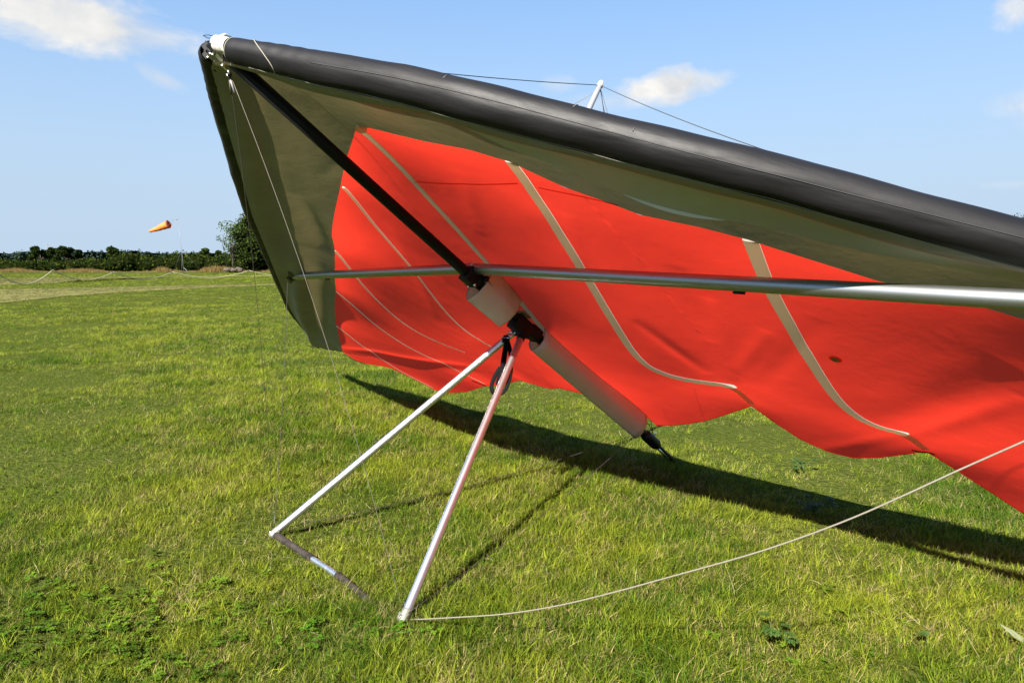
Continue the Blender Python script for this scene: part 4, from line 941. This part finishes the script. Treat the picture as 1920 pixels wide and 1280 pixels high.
# windsock on its guyed pole
wx = (346-960)/F*90; ws = empty('windsock', (wx, 90, 0)); tag(ws, 'orange windsock streaming left from a tall thin white pole before the hedge', 'windsock')
hT = hrow(413, 90); M_pole = mat('pale_pole', (.11, .115, .125), rough=.4)
lean = -.35
MB().tube([(0.1, 0, 0), (0, 0, 2.6), (-.05, 0, 3.2), (lean, 0, hT)], [.040, .032, .022, .016], 8).build('pole', M_pole, ws)
MB().tube([(lean-.45, 0, hT+.02), (lean+.2, 0, hT+.04)], .018, 6).build('swivel_arm', M_pole, ws); MB().tube([(lean-.1, 0, hT-.1), (lean-.1, 0, hT+.15)], .04, 8).build('swivel', M_pole, ws)
for dx, dy in ((.9, .6), (-.8, .5), (.3, -.9)): MB().tube([(0, 0, 2.9), (dx*2.2, dy*2, 0)], .007, 5).build('guy_wire', M_pole, ws)
MB().tube([(.1, 0, .7), (.9, -.3, .0)], .03, 6).build('prop', M_pole, ws)
mouth = Vector(((324-960)/F*90-wx, 0, hrow(421.5, 90))); tip = Vector(((287-960)/F*90-wx, 0, hrow(435, 90)))
M_sock = mat('orange_windsock', (.60, .16, .025), rough=.7, trans=.3, tcol=(.9, .3, .05)); 
ax = (tip-mouth).normalized(); Ls = (tip-mouth).length; nr = 14
mb = MB(); mb.tube([mouth+ax*Ls*i/nr+Vector((0, .05*math.sin(i), -.05*math.sin(math.pi*i/nr))) for i in range(nr+1)], [.50*(1-i/nr)+.13*i/nr+.015*math.sin(i*2.1) for i in range(nr+1)], 20, cap=False)
sk = mb.build('sock', M_sock, ws)
sk.modifiers.new('thickness', 'SOLIDIFY').thickness = .01
MB().tube([mouth+Vector((ax.z*math.cos(t)*.5, math.sin(t)*.5, -ax.x*math.cos(t)*.5)) for t in np.linspace(0, 2*math.pi, 25)], .02, 6).build('hoop', M_pole, ws)
for t in (0, 2.1, 4.2): MB().tube([mouth+Vector((ax.z*math.cos(t)*.5, math.sin(t)*.5, -ax.x*math.cos(t)*.5)), (lean-.42, 0, hT)], .008, 4).build('bridle_line', M_pole, ws)
# rope barrier drooping between short stakes
rp = empty('rope_barrier', (float((103-960)/F*46), 46, 0)); tag(rp, 'pale rope sagging between low stakes across the far grass', 'rope barrier')
RP = rp.location.copy(); M_stake = mat('pale_stake', (.07, .075, .035), rough=.7); M_rope2 = mat('yellow_white_rope', (.22, .21, .125), rough=.7)
pk = [(-110, 505), (-10, 506, ), (103, 506), (216, 510), (326, 509.5), (470, 507), (620, 506), (760, 506)]
dm = lambda px: np.interp(px, [-110, 0, 103, 216, 326, 470, 620, 760], [40, 43, 47, 52, 58, 62, 66, 70])
P = []
for q in pk: dd = dm(q[0]); P.append(Vector(((q[0]-960)/F*dd, dd, hrow(q[1], dd))))
for i in range(len(P)-1):
    A_, B_ = P[i], P[i+1]; sg_ = min(A_.z, B_.z)-.04; sag = sg_*(.98 if i in (1,) else .92)
    if i == 4: sag = sg_*.9
    pts = [A_.lerp(B_, t)+Vector((0, 0, -sag*(1-abs(2*t-1)**1.7))) for t in np.linspace(0, 1, 25)]
    MB().tube([p-RP for p in pts], .028, 6).build('rope', M_rope2, rp)
for p in P: MB().tube([Vector((p.x, p.y, 0))-RP, Vector((p.x, p.y, p.z+.02))-RP], [.012, .009], 6).build('stake', M_stake, rp)
# lattice pylon far away
D = 1250; px = 97; py_ = empty('pylon', ((px-960)/F*D, D, 0)); tag(py_, 'faint lattice electricity pylon on the horizon between two round trees', 'pylon')
H = hrow(457, D); mb = MB(); M_pyl = mat('pylon_steel', (.22, .23, .24), rough=.6)
for sx in (-1, 1):
    for sy in (-1, 1): mb.tube([(sx*3.2, sy*3.2, 0), (sx*1.1, sy*1.1, H*.6), (sx*.5, sy*.5, H)], .16, 4)
for i in range(8):
    z0, z1 = H*i/8, H*(i+1)/8; w0 = np.interp(z0, [0, H*.6, H], [3.2, 1.1, .5]); w1 = np.interp(z1, [0, H*.6, H], [3.2, 1.1, .5])
    for sy in (-1, 1): mb.tube([(-w0, sy*w0, z0), (w1, sy*w1, z1)], .1, 4); mb.tube([(w0, sy*w0, z0), (-w1, sy*w1, z1)], .1, 4)
mb.build('lattice_mast', M_pyl, py_, False)
for z in (.66, .8, .94): MB().tube([(-4.5, 0, H*z), (0, 0, H*z+.6), (4.5, 0, H*z)], .16, 4).build('cross_arm', M_pyl, py_, False)
